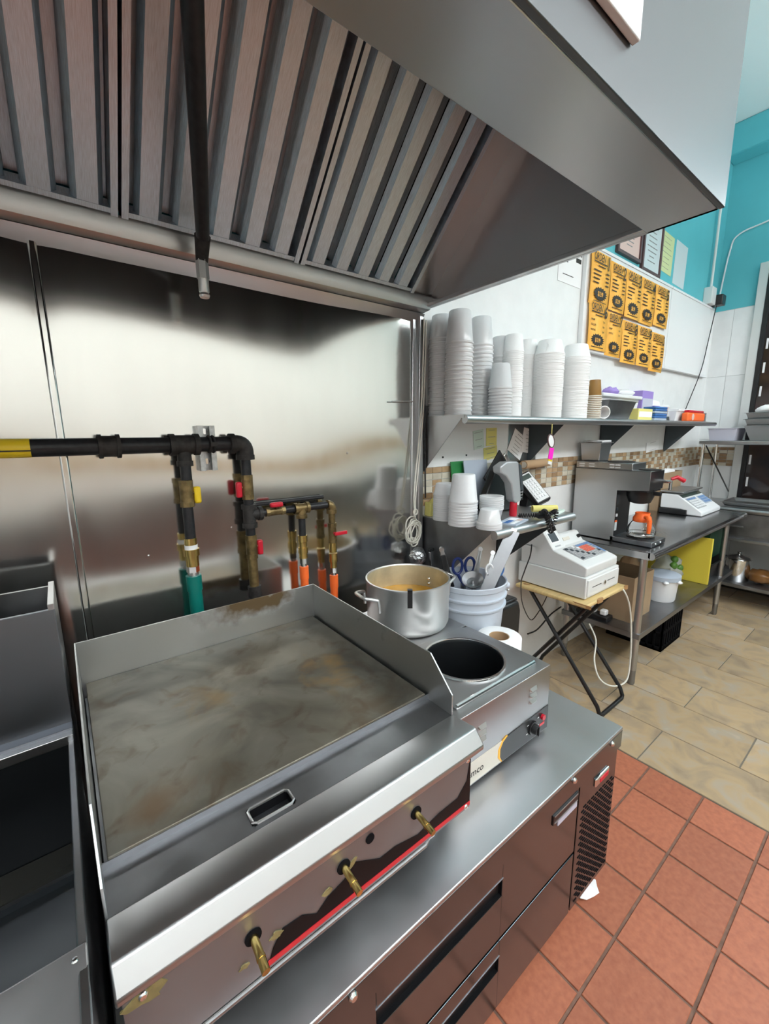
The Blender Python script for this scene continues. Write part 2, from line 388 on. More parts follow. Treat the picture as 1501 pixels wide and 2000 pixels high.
def cup_mat():
    m = bpy.data.materials.new('deli_plastic'); m.use_nodes = True; nt = m.node_tree
    out = nt.nodes['Material Output']; nt.nodes.remove(nt.nodes['Principled BSDF'])
    d = nt.nodes.new('ShaderNodeBsdfDiffuse'); d.inputs[0].default_value = (0.95,0.955,0.96,1)
    t = nt.nodes.new('ShaderNodeBsdfTranslucent'); t.inputs[0].default_value = (0.97,0.975,0.98,1)
    g = nt.nodes.new('ShaderNodeBsdfGlossy'); g.inputs['Roughness'].default_value = 0.2
    m1 = nt.nodes.new('ShaderNodeMixShader'); m1.inputs[0].default_value = 0.42; m2 = nt.nodes.new('ShaderNodeMixShader'); m2.inputs[0].default_value = 0.06
    nt.links.new(d.outputs[0], m1.inputs[1]); nt.links.new(t.outputs[0], m1.inputs[2]); nt.links.new(m1.outputs[0], m2.inputs[1]); nt.links.new(g.outputs[0], m2.inputs[2])
    nt.links.new(m2.outputs[0], out.inputs[0]); MATS['deli_plastic'] = m
cup_mat()
# ================================================================== STRUCTURE
XL, XR, YF, YB, ZC = -1.7, 5.25, -2.3, 1.48, 4.2
YS = 2.03                                                      # X where quarry tile meets slate tile
struct(B().box(XL-0.1, XR+0.1, YF-0.1, YB+0.1, -0.12, -0.005).build('floor', 'grout_red'))
floor = bpy.data.objects['floor']
fb = B().box(YS+0.0, XR, YF, YB, -0.006, -0.003).build('grout_bed', 'grout_beige', floor)
def tile_mesh(name, sx, sy, h, bev, m):
    b = B(); x, y = sx/2, sy/2
    lo = [(-x,-y,-h),(x,-y,-h),(x,y,-h),(-x,y,-h)]; mid = [(-x,-y,-bev),(x,-y,-bev),(x,y,-bev),(-x,y,-bev)]
    top = [(-x+bev,-y+bev,0),(x-bev,-y+bev,0),(x-bev,y-bev,0),(-x+bev,y-bev,0)]
    b.add(lo+mid+top, [(0,1,5,4),(1,2,6,5),(2,3,7,6),(3,0,4,7),(4,5,9,8),(5,6,10,9),(6,7,11,10),(7,4,8,11),(8,9,10,11)])
    me = bpy.data.meshes.new(name); me.from_pydata(b.v, [], b.f); me.materials.append(MATS[m]); return me
def place(me, loc, parent, name='tile', rot=None, scale=None):
    o = bpy.data.objects.new(name, me); COL.objects.link(o); o.parent = parent; o.location = loc
    if rot is not None: o.rotation_euler = rot
    if scale is not None: o.scale = scale
    return o
PX, PY = 0.2150, 0.2095
qx = [1.837-PX*k for k in range(0, 16)]; qy = [0.184+PY*k for k in range(-12, 7)]
J = 0.0085
qm = tile_mesh('quarry_tile', PX-J, PY-J, 0.012, 0.0015, 'quarry')
qc = tile_mesh('quarry_tile_cut', YS-0.004-1.837-J, PY-J, 0.012, 0.0015, 'quarry')
for j, y in enumerate(qy):
    yc = y+PY/2
    if yc+PY/2 > YB+0.1 or yc-PY/2 < YF: continue
    place(qc, ((1.837+YS-0.004)/2, yc, 0), floor)
    for x in qx:
        xc = x-PX/2
        if xc < -1.2 or xc-PX/2 < XL or (xc < 0.3 and yc > 0.2): continue
        place(qm, (xc, yc, random.uniform(-0.0006, 0.0006)), floor)
SX, SY = 0.3125, 0.636
sm = tile_mesh('slate_tile', SX-0.006, SY-0.006, 0.008, 0.0012, 'slate_tile')
k = 0
x = YS
while x+SX < XR+0.1:
    y = (0.66 if k % 2 == 0 else 0.342) - 5*SY
    while y < YB:
        if y+SY > YF:
            y0, y1 = max(y, YF), min(y+SY, YB)
            place(sm, (x+SX/2, (y0+y1)/2, 0), floor, scale=(1, (y1-y0)/SY, 1))
        y += SY
    x += SX; k += 1
struct(B().box(XL-0.1, XR+0.1, YF-0.1, YB+0.1, ZC, ZC+0.1).build('ceiling', 'ceiling_white'))
# back wall: textured white up to 2.69, blue above, mosaic band at counter height
wb = struct(B().box(XL-0.1, XR+0.1, YB, YB+0.1, 0, ZC).build('wall_back', 'wall_blue'))
B().box(1.35, XR, YB-0.006, YB, 0, 2.695).build('painted_panel', 'wall_white', wb, bevel=0.002)
MZ0, MZ1 = 1.205, 1.39
B().box(1.36, XR, YB-0.008, YB-0.006, MZ0, MZ1).build('grout_bed', 'grout_white', wb)
MW, MH = 0.0625, (MZ1-MZ0)/6
mms = [tile_mesh('mosaic_'+c, MW-0.003, MH-0.003, 0.004, 0.0008, 'mosaic_'+c) for c in ('cream', 'tan', 'brown')]
def mosaic(wallobj, i0, i1, rows, fx, rot, rnd):
    for i in range(i0, i1):
        for j in range(rows):
            blk = ((i//1)+(j//2)) % 2
            m = mms[0] if rnd.random() < (0.75 if blk else 0.12) else mms[1 if rnd.random() < 0.6 else 2]
            place(m, fx(i, j), wallobj, rot=rot)
mosaic(wb, 0, 46, 6, lambda i, j: (1.37+MW*(i+0.5), YB-0.012, MZ0+MH*(j+0.5)), (PI/2, 0, 0), random.Random(3))
def mosaic_rest(name, rng, org, du, parent, rows=6):
    for ci, c in enumerate(('cream', 'tan', 'brown')):
        b = B(); rnd = random.Random(5)
        for i in rng:
            for j in range(rows):
                blk = (i+(j//2)) % 2; t = 0 if rnd.random() < (0.75 if blk else 0.12) else (1 if rnd.random() < 0.6 else 2)
                if t != ci: continue
                if du == 'x': b.box(org[0]+MW*i+0.0015, org[0]+MW*(i+1)-0.0015, org[1], org[1]+0.004, org[2]+MH*j+0.0015, org[2]+MH*(j+1)-0.0015)
                else: b.box(org[0], org[0]+0.004, org[1]-MW*i-0.0015, org[1]-MW*(i+1)+0.0015, org[2]+MH*j+0.0015, org[2]+MH*(j+1)-0.0015)
        b.build(name, 'mosaic_'+c, parent, kind='stuff')
mosaic_rest('mosaic_tiles', range(46, 62), (1.37, YB-0.012, MZ0), 'x', wb)
# smooth white panel between shelf and mosaic, with black rivets
B().box(1.362, 2.02, YB-0.010, YB-0.006, MZ1+0.0, 1.70).build('wall_panel', 'frp_white', wb, bevel=0.001)
for px, py in ((864, 893), (910, 889)):
    p = P(px, py, y=YB-0.010); B().cyl((p[0], p[1]-0.003, p[2]), (p[0], p[1], p[2]), 0.005, n=10).build('rivet', 'black', wb)
B().box(2.02, 2.30, YB-0.012, YB-0.006, 1.375, 1.70).build('wall_panel', 'steel', wb, bevel=0.001)
# stainless sheets on the cooking line wall: slightly wavy, with a seam strip
def wavy(x0, x1, z0, z1, y, nx, nz, amp, ph):
    b = B(); vs_ = []; fs_ = []
    for j in range(nz+1):
        for i in range(nx+1):
            x = x0+(x1-x0)*i/nx; z = z0+(z1-z0)*j/nz
            d = amp*(math.sin(4.3*x+ph)*math.cos(3.1*z+1.2*ph) + 0.55*math.sin(9.1*x+2.3*z+ph) + 0.5*math.cos(7.7*z-2.1*x+0.4) + 0.35*math.sin(15*z+5*x))
            e = min(i, nx-i, j, nz-j); d *= min(1, e/3)
            vs_.append((x, y-0.002+d*1.0, z))
    for j in range(nz):
        for i in range(nx):
            a = j*(nx+1)+i; fs_.append((a, a+1, a+nx+2, a+nx+1))
    return b.add(vs_, fs_)
SEAM = 0.013
for x0, x1, ph in ((-1.2, SEAM, 0.5), (SEAM, 1.295, 2.1)):
    wavy(x0, x1, 0.35, 2.10, YB-0.010, 60, 80, 0.0022, ph).build('steel_sheet', 'steel_wall', wb, angle=180)
B().box(SEAM-0.010, SEAM+0.010, YB-0.018, YB-0.008, 0.35, 2.06).build('seam_strip', 'steel_wall', wb, bevel=0.005, segs=3)
for px, py in ((678, 885), (519, 1022), (655, 1003), (452, 1030), (290, 1085)):
    q = P(px, py, y=YB-0.012); B().sphere((q[0], YB-0.012, q[2]), 0.004, 0.003, 0.004, n=8, m=6).build('rivet', 'chrome', wb)
q = P(765, 784, y=YB-0.03); q2 = P(806, 784, y=YB-0.03); B().cyl(q, q2, 0.003, n=8).build('hook_wire', 'steel', wb)
B().box(1.288, 1.345, YB-0.02, YB, 0.35, 2.06).build('corner_post', 'steel', wb, bevel=0.008)
B().box(1.318, 1.35, YB-0.035, YB, 0.35, 2.06).build('corner_post', 'steel', wb, bevel=0.006)
# far right wall
wr = struct(B().box(XR, XR+0.1, YF-0.1, YB, 0, ZC).build('wall_right', 'wall_blue'))
B().box(XR-0.006, XR, 1.17, YB-0.006, 0, 2.685).build('grout_bed', 'grout_white', wr)
for (y0, y1) in ((1.478, 1.325), (1.322, 1.172)):
    for k in range(5):
        z1 = 2.68-0.305*k*2; z0 = z1-0.607
        if z1 < 0.1: continue
        place(tile_mesh('white_tile', abs(y1-y0), z1-max(z0, 0.0), 0.006, 0.001, 'white_tile'), (XR-0.010, (y0+y1)/2, (z1+max(z0, 0))/2), wr, rot=(PI/2, 0, -PI/2))
mosaic_rest('mosaic_tiles', range(0, 5), (XR-0.016, 1.478, MZ0), 'y', wr)
B().box(XR-0.20, XR, YF, YB, 3.95, ZC).build('soffit', 'wall_blue', wr, bevel=0.01)
# tall dark shop window beside the corner
w1 = struct(B().box(XR-0.045, XR, 1.10, 1.17, 0, 3.03).box(XR-0.045, XR, -1.2, 1.10, 2.93, 3.03).box(XR-0.045, XR, -1.2, 1.10, 0.0, 0.9).box(XR-0.045, XR, -1.27, -1.2, 0, 3.03).build('window_1', 'alu_frame', bevel=0.004))
B().box(XR-0.03, XR-0.02, -1.2, 1.10, 0.9, 2.93).build('pane', 'window_dark', w1)
B().box(XR-0.05, XR-0.02, 1.065, 1.10, 0.9, 2.93).build('gasket', 'black', w1)
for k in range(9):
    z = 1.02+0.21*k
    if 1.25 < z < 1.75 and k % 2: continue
    B().box(XR-0.036, XR-0.03, 1.035, 1.05, z, z+0.09).build('glint_dash', 'white_plastic', w1)  # white dashes stand for light reflections along the glass edge
# side and rear walls of the kitchen
struct(B().box(XL-0.1, XL, YF-0.1, YB, 0, ZC).build('wall_left', 'wall_white'))
mat('wall_cream', (0.78,0.755,0.69), 0, 0.5)
wf = struct(B().box(XL-0.1, XR+0.1, YF-0.1, YF, 0, ZC).build('wall_front', 'wall_cream'))
B().box(XL, XR, YF, YF+0.008, MZ0-0.03, MZ1+0.03).build('mosaic_band', 'mosaic_tan', wf)
B().box(XL, XR, YF, YF+0.02, 0, 0.92).build('steel_cladding', 'steel_dark', wf)
# added lights over the aisle, out of view; the actual source is unseen
ZL = 3.05
for x, y, lab in ((-0.95, -1.25, 'added fluorescent light out of view over the aisle left of the griddle'), (0.42, -1.15, 'added fluorescent light out of view over the aisle near the griddle'), (1.80, -1.05, 'added fluorescent light out of view over the aisle by the register'), (3.25, -0.95, 'added fluorescent light out of view over the aisle across from the scale'), (4.55, -0.35, 'added fluorescent light out of view at the far end of the aisle')):
    t = thing('added_light', lab, 'light', (x, y, ZL), 'added lights out of view')
    B().box(x-0.64, x+0.64, y-0.17, y+0.17, ZL, ZL+0.07).build('housing', 'white_plastic', t, bevel=0.004)
    B().box(x-0.61, x+0.61, y-0.15, y+0.15, ZL-0.03, ZL+0.002).build('diffuser', 'lamp', t)
    B().box(x-0.61, x+0.61, y-0.15, y+0.15, ZL+0.068, ZL+0.085).build('upper_diffuser', 'lamp_up', t)
    for dx in (-0.5, 0.5): B().cyl((x+dx, y, ZL+0.07), (x+dx, y, ZC), 0.006, n=8).build('hanger_rod', 'white_plastic', t)

# ================================================================== EXHAUST HOOD
HX0, HX1, HY0, HYI, HZ, HT = -1.45, 1.352, 0.387, 0.556, 2.082, 2.98
hood = thing('exhaust_hood', 'large stainless steel exhaust hood over the griddle with baffle filters', 'hood', (0, 1.0, HZ))
B().box(HX0, HX1, HY0, HY0+0.012, HZ, HT).build('front_panel', 'steel_hood_dimmed', hood, bevel=0.002)
B().prism([(HY0+0.012, HZ), (HYI, HZ), (HYI, HZ+0.05), (HYI-0.008, HZ+0.05), (HYI-0.008, HZ+0.010), (HY0+0.012, HZ+0.010)], 'x', HX0, HX1).build('bottom_return', 'steel_hood', hood, bevel=0.002)
B().box(HX1-0.014, HX1, HY0+0.012, YB-0.004, HZ, HT).build('side_panel', 'steel_hood', hood, bevel=0.002)
B().box(HX0, HX0+0.014, HY0+0.012, YB-0.004, HZ, HT).build('side_panel', 'steel_hood', hood, bevel=0.002)
B().box(HX0, HX1, HY0, YB-0.004, HT, HT+0.012).build('top_panel', 'steel_hood', hood)
B().box(HX1-0.034, HX1-0.014, HYI, YB-0.05, HZ, HZ+0.014).build('side_lip', 'steel_hood', hood, bevel=0.002)
# rear grease trough and wall trim
B().prism([(1.385, 2.112), (1.385, 2.120), (1.400, 2.120), (1.405, 2.085), (1.462, 2.085), (1.462, 2.065), (1.398, 2.072)], 'x', HX0+0.014, HX1-0.014).build('grease_trough', 'steel_hood', hood)
B().prism([(1.440, 2.066), (1.478, 2.066), (1.478, 2.030), (1.470, 2.030), (1.452, 2.050)], 'x', HX0+0.014, HX1-0.004).build('rear_trim', 'steel', hood, bevel=0.001)
sl = Vector((0, -0.715, 0.70)).normalized(); nrm = Vector((0, -0.70, -0.715)).normalized()      # up the filter, and out of it
f0 = Vector((0, 1.392, 2.116)); FL = 0.66
def fpt(x, s, d): return Vector((x, 0, 0)) + f0 + sl*s + nrm*d
def fbar(b, x0, x1, s0, s1, d0, d1):
    c = fpt((x0+x1)/2, (s0+s1)/2, (d0+d1)/2)
    return b.obox(c, (1,0,0), sl, nrm, abs(x1-x0)/2, abs(s1-s0)/2, abs(d1-d0)/2)
edges = [1.235-0.5155*k for k in range(6)][::-1]
def slat(b, xc, w, d, flip=1, s0=0.02, s1=FL-0.02):
    """bent baffle strip: a flat face with two turned edges"""
    pr = [(-w/2-0.012, d-0.018*flip), (-w/2, d), (w/2, d), (w/2+0.012, d-0.018*flip), (w/2+0.010, d-0.021*flip), (w/2-0.002, d-0.003*flip), (-w/2+0.002, d-0.003*flip), (-w/2-0.010, d-0.021*flip)]
    vs_ = [fpt(xc+p[0], s0, p[1]) for p in pr]+[fpt(xc+p[0], s1, p[1]) for p in pr]
    n = len(pr)
    return b.add(vs_, [tuple(range(n)), tuple(range(n, 2*n))[::-1]]+[(i, (i+1) % n, n+(i+1) % n, n+i) for i in range(n)])
for k in range(5):
    x0, x1 = edges[k]+0.004, edges[k+1]-0.004
    b = B()
    fbar(b, x0, x0+0.016, 0, FL, -0.085, 0.006); fbar(b, x1-0.016, x1, 0, FL, -0.085, 0.006)
    fbar(b, x0, x1, 0, 0.02, -0.045, 0.002); fbar(b, x0, x1, FL-0.02, FL, -0.045, 0.002)
    fl_ = b.build('grease_filter', 'steel_baffle', hood)
    n = 5; w = (x1-x0-0.032)/n
    for i in range(n):
        slat(B(), x0+0.016+w*(i+0.5), w*0.47, 0.0).build('baffle', 'steel_baffle', fl_)
    for i in range(n+1):
        slat(B(), min(max(x0+0.016+w*i, x0+0.03), x1-0.03), w*0.30, -0.060, -1).build('baffle', 'steel_baffle', fl_)
b = B(); fbar(b, 1.236, HX1-0.014, -0.01, FL, -0.03, -0.006); b.build('filler_panel', 'steel_hood', hood)
b = B(); fbar(b, HX0+0.014, HX1-0.014, FL, FL+0.05, -0.05, 0.012); b.build('filter_rail', 'steel_hood', hood)
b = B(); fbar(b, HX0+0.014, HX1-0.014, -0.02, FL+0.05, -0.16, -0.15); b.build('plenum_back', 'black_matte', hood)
# the notice plate fixed on the hood front
pb = P(1248, 82, y=HY0-0.012)
s_ = B().box(pb[0]-0.36, pb[0], HY0-0.014, HY0-0.001, pb[2], pb[2]+0.28).build('notice_plate', 'white_plastic', org=(pb[0]-0.18, HY0-0.007, pb[2]), bevel=0.002)
tag(s_, 'white plate fixed to the front of the exhaust hood', 'plate')
# fire suppression drop with chrome nozzle
np_ = thing('fire_suppression_nozzle', 'black suppression pipe with chrome nozzle hanging in front of the filters', 'nozzle', (0.378, 1.3, 1.92))
a = P(396, 470, y=1.30); c = P(375, 0, y=0.90); d_ = (Vector(c)-Vector(a)); top = Vector(a)+d_*1.55
B().tube([top, Vector(c), Vector(a)+d_*0.06, Vector(a)], [0.021, 0.020, 0.0175, 0.017], 14).build('pipe', 'iron', np_)
e1 = P(394, 512, y=1.30); e2 = P(394, 545, y=1.30); e3 = P(395, 581, y=1.30)
B().cyl(Vector(a)+Vector((0,0,0.012)), Vector((e1[0], 1.30, e1[2])), 0.021, 0.016, 16).build('coupling', 'iron_fitting', np_)
B().cyl((e1[0], 1.30, e1[2]+0.004), (e1[0], 1.30, e2[2]), 0.0165, n=6).build('nut', 'aluminium', np_)
B().lathe([(0.0, 0), (0.012, 0.0), (0.0145, 0.006), (0.012, 0.012), (0.014, 0.016), (0.014, 0.06), (0.0, 0.06)], (e1[0], 1.30, e3[2]), 16).build('nozzle_tip', 'aluminium', np_)
# ================================================================== GAS PIPES
gp = thing('gas_manifold', 'black iron gas pipe run with brass valves on the steel wall', 'pipe', (0.3, 1.42, 1.5))
GY = 1.42
def fitting(b, p0, p1, r, collars=True):
    p0 = Vector(p0); p1 = Vector(p1); d = (p1-p0); L = d.length; d.normalize()
    b.cyl(p0, p1, r*1.12, n=18)
    if collars:
        for q in (p0, p1-d*L*0.18): b.cyl(q, q+d*L*0.18, r*1.28, n=18)
    return b
ZM = 1.524; RM = 0.0235; RD = 0.0165; RS = 0.0135
xm = 0.312                                                     # first drop
B().cyl((-1.3, GY, ZM), (0.48, GY, ZM), RM, n=24).build('main_pipe', 'iron', gp)
fitting(B(), (0.092, GY, ZM), (0.145, GY, ZM), RM*1.12).build('coupling', 'iron_fitting', gp)
b = fitting(B(), (0.272, GY, ZM), (0.357, GY, ZM), RM*1.12); fitting(b, (xm, GY, ZM), (xm, GY, ZM-0.062), RD*1.12, False); b.cyl((xm, GY, ZM-0.05), (xm, GY, ZM-0.066), RD*1.45, n=18); b.build('tee', 'iron_fitting', gp)
XD2 = 0.503
b = B().tube(arc((0.478, GY, ZM-0.025), 0.025, PI/2, 0, 6, (1,0,0), (0,0,1)), RM*1.2, 18); b.cyl((0.452, GY, ZM), (0.468, GY, ZM), RM*1.42, n=18); b.cyl((XD2, GY, ZM-0.040), (XD2, GY, ZM-0.022), RM*1.2, n=18); b.cyl((XD2, GY, ZM-0.054), (XD2, GY, ZM-0.038), RM*1.30, n=18); b.cyl((0.46, GY, ZM), (0.48, GY, ZM), RM*1.2, n=18); b.build('elbow', 'iron_fitting', gp)
# strut bracket with clamp
xb = 0.388
B().prism([(xb-0.026, YB-0.012), (xb+0.026, YB-0.012), (xb+0.026, YB-0.045), (xb+0.010, YB-0.045), (xb+0.010, YB-0.040), (xb+0.021, YB-0.040), (xb+0.021, YB-0.018), (xb-0.021, YB-0.018), (xb-0.021, YB-0.040), (xb-0.010, YB-0.040), (xb-0.010, YB-0.045), (xb-0.026, YB-0.045)], 'z', 1.438, 1.583).build('strut', 'zinc', gp)
for z in (1.565, 1.468): B().cyl((xb, YB-0.014, z), (xb, YB-0.022, z), 0.010, n=6).build('bolt', 'chrome', gp)
B().tube(ring((xb, GY, ZM), RM+0.002, 20, (0,1,0), (0,0,1)), 0.004, 6, True).tube(ring((xb+0.012, GY, ZM), RM+0.002, 20, (0,1,0), (0,0,1)), 0.004, 6, True).box(xb-0.004, xb+0.016, GY-0.04, GY-0.022, ZM-0.006, ZM+0.006).build('clamp', 'iron_fitting', gp)
# yellow pipe marker
mk = B().cyl((-0.6, GY, ZM), (-0.052, GY, ZM), RM+0.0006, n=24).build('pipe_marker', 'yellow', gp)
B().box(-0.12, -0.052, GY-RM-0.0012, GY-RM+0.002, ZM-0.008, ZM-0.0045).build('marker_print', 'ink', mk)
B().box(-0.30, -0.13, GY-RM-0.0012, GY-RM+0.002, ZM-0.006, ZM+0.002).build('marker_print', 'ink', mk)
def valve(x, z, hx, hz, handle, m='brass_old', r=0.021, horiz=False, y=GY):
    b = B()
    if not horiz:
        b.cyl((x, y, z-0.042), (x, y, z-0.026), r, n=8).cyl((x, y, z+0.026), (x, y, z+0.042), r, n=8).cyl((x, y, z-0.03), (x, y, z+0.03), r*0.92, n=16)
    else:
        b.cyl((x-0.036, y, z), (x-0.022, y, z), r, n=8).cyl((x+0.022, y, z), (x+0.036, y, z), r, n=8).cyl((x-0.03, y, z), (x+0.03, y, z), r*0.9, n=16)
    v = b.build('valve', m, gp)
    if not horiz:
        B().cyl((x, y, z), (x+hx*0.55, y, z), 0.006, n=8).build('stem', m, v)
        B().box(x+hx*0.5, x+hx*1.0, y-0.010, y+0.010, z-0.034, z+0.020).build('handle', handle, v, bevel=0.006)
    else:
        B().cyl((x, y, z), (x, y-0.02, z+0.024), 0.006, n=8).build('stem', m, v)
        B().box(x-0.026, x+0.022, y-0.03, y-0.012, z+0.018, z+0.036).build('handle', handle, v, bevel=0.006)
    return v
# drop 1: yellow valve, green hose
B().cyl((xm, GY, 1.46), (xm, GY, 1.415), RD, n=16).build('pipe', 'iron', gp)
valve(0.308, 1.372, 0.042, 0, 'yellow', r=0.022)
B().cyl((0.307, GY, 1.335), (0.307, GY, 1.225), RD, n=16).build('pipe', 'iron', gp)
B().cyl((0.306, GY, 1.228), (0.306, GY, 1.206), RD*1.15, n=16).cyl((0.306, GY, 1.192), (0.306, GY, 1.170), 0.024, n=16).cyl((0.306, GY, 1.170), (0.306, GY, 1.135), 0.020, n=16).build('quick_coupler', 'brass', gp)
B().cyl((0.306, GY, 1.206), (0.306, GY, 1.190), RD*1.2, n=16).build('coupler_band', 'white_plastic', gp)
# drop 2
B().cyl((XD2, GY, ZM-0.05), (XD2, GY, 1.41), RD, n=16).build('pipe', 'iron', gp)
valve(XD2, 1.376, -0.040, 0, 'red', r=0.021)
B().cyl((XD2, GY, 1.336), (XD2, GY, 1.30), RD, n=16).build('pipe', 'iron', gp)
b = B().cyl((XD2, GY, 1.312), (XD2, GY, 1.238), RD*1.3, n=18).cyl((XD2, GY, 1.316), (XD2, GY, 1.30), RD*1.55, n=18).cyl((XD2, GY, 1.25), (XD2, GY, 1.234), RD*1.55, n=18).cyl((XD2, GY, 1.28), (XD2+0.04, GY, 1.28), RD*1.3, n=18).cyl((XD2+0.03, GY, 1.28), (XD2+0.044, GY, 1.28), RD*1.5, n=18); b.build('tee', 'iron_fitting', gp)
B().cyl((XD2, GY, 1.236), (XD2, GY, 1.20), RD, n=16).build('pipe', 'iron', gp)
valve(XD2, 1.165, 0.040, 0, 'red', r=0.021)
B().cyl((XD2, GY, 1.125), (XD2, GY, 1.02), RD, n=16).build('pipe', 'brass_old', gp)
B().cyl((XD2, GY, 1.02), (XD2, GY, 0.98), RD*1.4, n=16).build('cap', 'iron_fitting', gp)
# branch to drops 3 and 4
X3, X4, ZH = 0.701, 0.832, 1.28
for xa_, xe_ in ((XD2+0.04, 0.57), (0.63, 0.68), (0.72, 0.81)): B().cyl((xa_, GY, ZH), (xe_, GY, ZH), RS, n=14).build('pipe', 'iron', gp)
valve(0.597, ZH, 0, 0, 'red', r=0.017, horiz=True)
B().cyl((XD2+0.03, GY+0.03, ZH+0.028), (X4-0.02, GY+0.03, ZH+0.028), 0.008, n=10).build('pipe', 'iron', gp)
B().cyl((X3-0.03, GY, ZH), (X3+0.03, GY, ZH), RS*1.35, n=16).cyl((X3-0.03, GY, ZH), (X3-0.018, GY, ZH), RS*1.6, n=16).cyl((X3+0.018, GY, ZH), (X3+0.03, GY, ZH), RS*1.6, n=16).cyl((X3, GY, ZH), (X3, GY, ZH-0.034), RS*1.35, n=16).cyl((X3, GY, ZH-0.026), (X3, GY, ZH-0.038), RS*1.6, n=16).build('tee', 'brass_old', gp)
B().tube(arc((X4-0.02, GY, ZH-0.02), 0.02, PI/2, 0, 6, (1,0,0), (0,0,1)), RS*1.4, 16).cyl((X4, GY, ZH-0.02), (X4, GY, ZH-0.036), RS*1.55, n=16).build('elbow', 'brass_old', gp)
B().cyl((X3, GY, ZH-0.034), (X3, GY, 1.17), RS, n=14).build('pipe', 'iron', gp)
B().cyl((X3, GY, 1.175), (X3, GY, 1.15), 0.018, n=14).cyl((X3, GY, 1.148), (X3, GY, 1.10), 0.0155, n=14).cyl((X3, GY, 1.128), (X3, GY, 1.105), 0.0185, n=14).cyl((X3, GY, 1.10), (X3, GY, 1.085), 0.016, n=14).build('quick_coupler', 'brass', gp)
B().cyl((X4, GY, ZH-0.034), (X4, GY, 1.20), RS, n=14).build('pipe', 'brass_old', gp)
v4 = B().cyl((X4, GY, 1.205), (X4, GY, 1.19), 0.018, n=8).cyl((X4, GY, 1.14), (X4, GY, 1.125), 0.018, n=8).cyl((X4, GY, 1.195), (X4, GY, 1.135), 0.0165, n=14).build('valve', 'brass_old', gp)
B().cyl((X4+0.0, GY-0.012, 1.165), (X4, GY-0.026, 1.165), 0.006, n=8).box(X4-0.006, X4+0.050, GY-0.034, GY-0.024, 1.158, 1.172).build('handle', 'red', v4, bevel=0.004)
B().cyl((X4, GY, 1.126), (X4, GY, 1.085), 0.0155, n=14).cyl((X4, GY, 1.08), (X4, GY, 1.045), 0.0175, n=14).cyl((X4, GY, 1.045), (X4, GY, 1.02), 0.0145, n=14).build('quick_coupler', 'brass', gp)
def hose(name, lab, x, z, r, m, endx):
    t = thing(name, lab, 'hose', (x, GY, z-0.5))
    B().cyl((x, GY, z), (x, GY, z-0.022), r*0.82, n=6).cyl((x, GY, z-0.022), (x, GY, z-0.038), r*0.7, n=14).build('hex_fitting', 'chrome', t)
    B().cyl((x, GY, z-0.034), (x, GY, z-0.085), r*1.0, n=16).tube(spline([(x, GY, z-0.08), (x, GY, z-0.2), (endx, GY-0.02, z-0.33), (endx, GY-0.02, 0.62)], 6), r*0.88, 14).build('hose_body', m, t)
hose('gas_hose', 'dark green gas hose under the yellow valve behind the griddle', 0.305, 1.137, 0.024, 'green_hose', 0.29)
hose('gas_hose', 'orange gas hose hanging under the pipe tee, left of the pair', X3, 1.086, 0.0175, 'orange', X3)
hose('gas_hose', 'orange gas hose hanging under the end elbow, right of the pair', X4, 1.022, 0.0175, 'orange', X4)
# ================================================================== GRIDDLE
gr = thing('griddle', 'stainless countertop gas griddle with stained cooking plate', 'griddle', (0.325, 0.93, 0.60))
GX0, GX1, GY0, GY1, GP = -0.022, 0.686, 0.540, 1.328, 0.889
PYF = 0.714
B().box(GX0+0.008, GX1-0.008, PYF, GY1-0.004, GP-0.018, GP).build('cooking_plate', 'griddle_plate', gr, bevel=0.002)
B().box(GX0, GX1, GY1-0.004, GY1, 0.70, 1.010).build('back_splash', 'griddle_splash', gr, bevel=0.001)
for xa, xb_ in ((GX0-0.004, GX0), (GX1, GX1+0.004)):
    B().prism([(GY1, 0.70), (GY1, 1.010), (0.705, 1.004), (0.628, 0.925), (0.628, 0.872), (0.70, 0.70)], 'x', xa, xb_).build('side_splash', 'griddle_splash', gr, bevel=0.0008)
# grease trough in front of the plate with its drain slot
ZT = 0.872
TX0, TX1 = 0.196, 0.275; TY0, TY1 = 0.640, 0.677
b = B()
b.box(GX0, TX0, 0.628, PYF, ZT-0.003, ZT).box(TX1, GX1, 0.628, PYF, ZT-0.003, ZT).box(TX0, TX1, 0.628, TY0, ZT-0.003, ZT).box(TX0, TX1, TY1, PYF, ZT-0.003, ZT)
b.box(GX0, GX1, PYF-0.002, PYF, ZT-0.02, GP-0.004)
b.build('grease_trough', 'steel_dark', gr)
b = B().tube([(TX0+0.006, TY0, ZT+0.001), (TX1-0.006, TY0, ZT+0.001), (TX1, TY0+0.006, ZT+0.001), (TX1, TY1-0.006, ZT+0.001), (TX1-0.006, TY1, ZT+0.001), (TX0+0.006, TY1, ZT+0.001), (TX0, TY1-0.006, ZT+0.001), (TX0, TY0+0.006, ZT+0.001)], 0.003, 8, True)
b.build('drain_rim', 'steel', gr)
B().box(TX0, TX1, TY0, TY1, 0.76, 0.77).box(TX0-0.003, TX0, TY0, TY1, 0.77, ZT).box(TX1, TX1+0.003, TY0, TY1, 0.77, ZT).box(TX0, TX1, TY1, TY1+0.003, 0.77, ZT).box(TX0, TX1, TY0-0.003, TY0, 0.77, ZT).build('drain_chute', 'black_matte', gr)
# front ledge: sloped top, rounded bright nose
B().prism([(0.6285, ZT+0.001), (0.6285, ZT-0.01), (0.549, 0.842), (0.540, 0.836), (0.531, 0.838), (0.530, 0.850), (0.555, 0.8795), (0.562, 0.8805)], 'x', GX0-0.004, GX1+0.004).build('front_ledge', 'steel', gr, bevel=0.003)
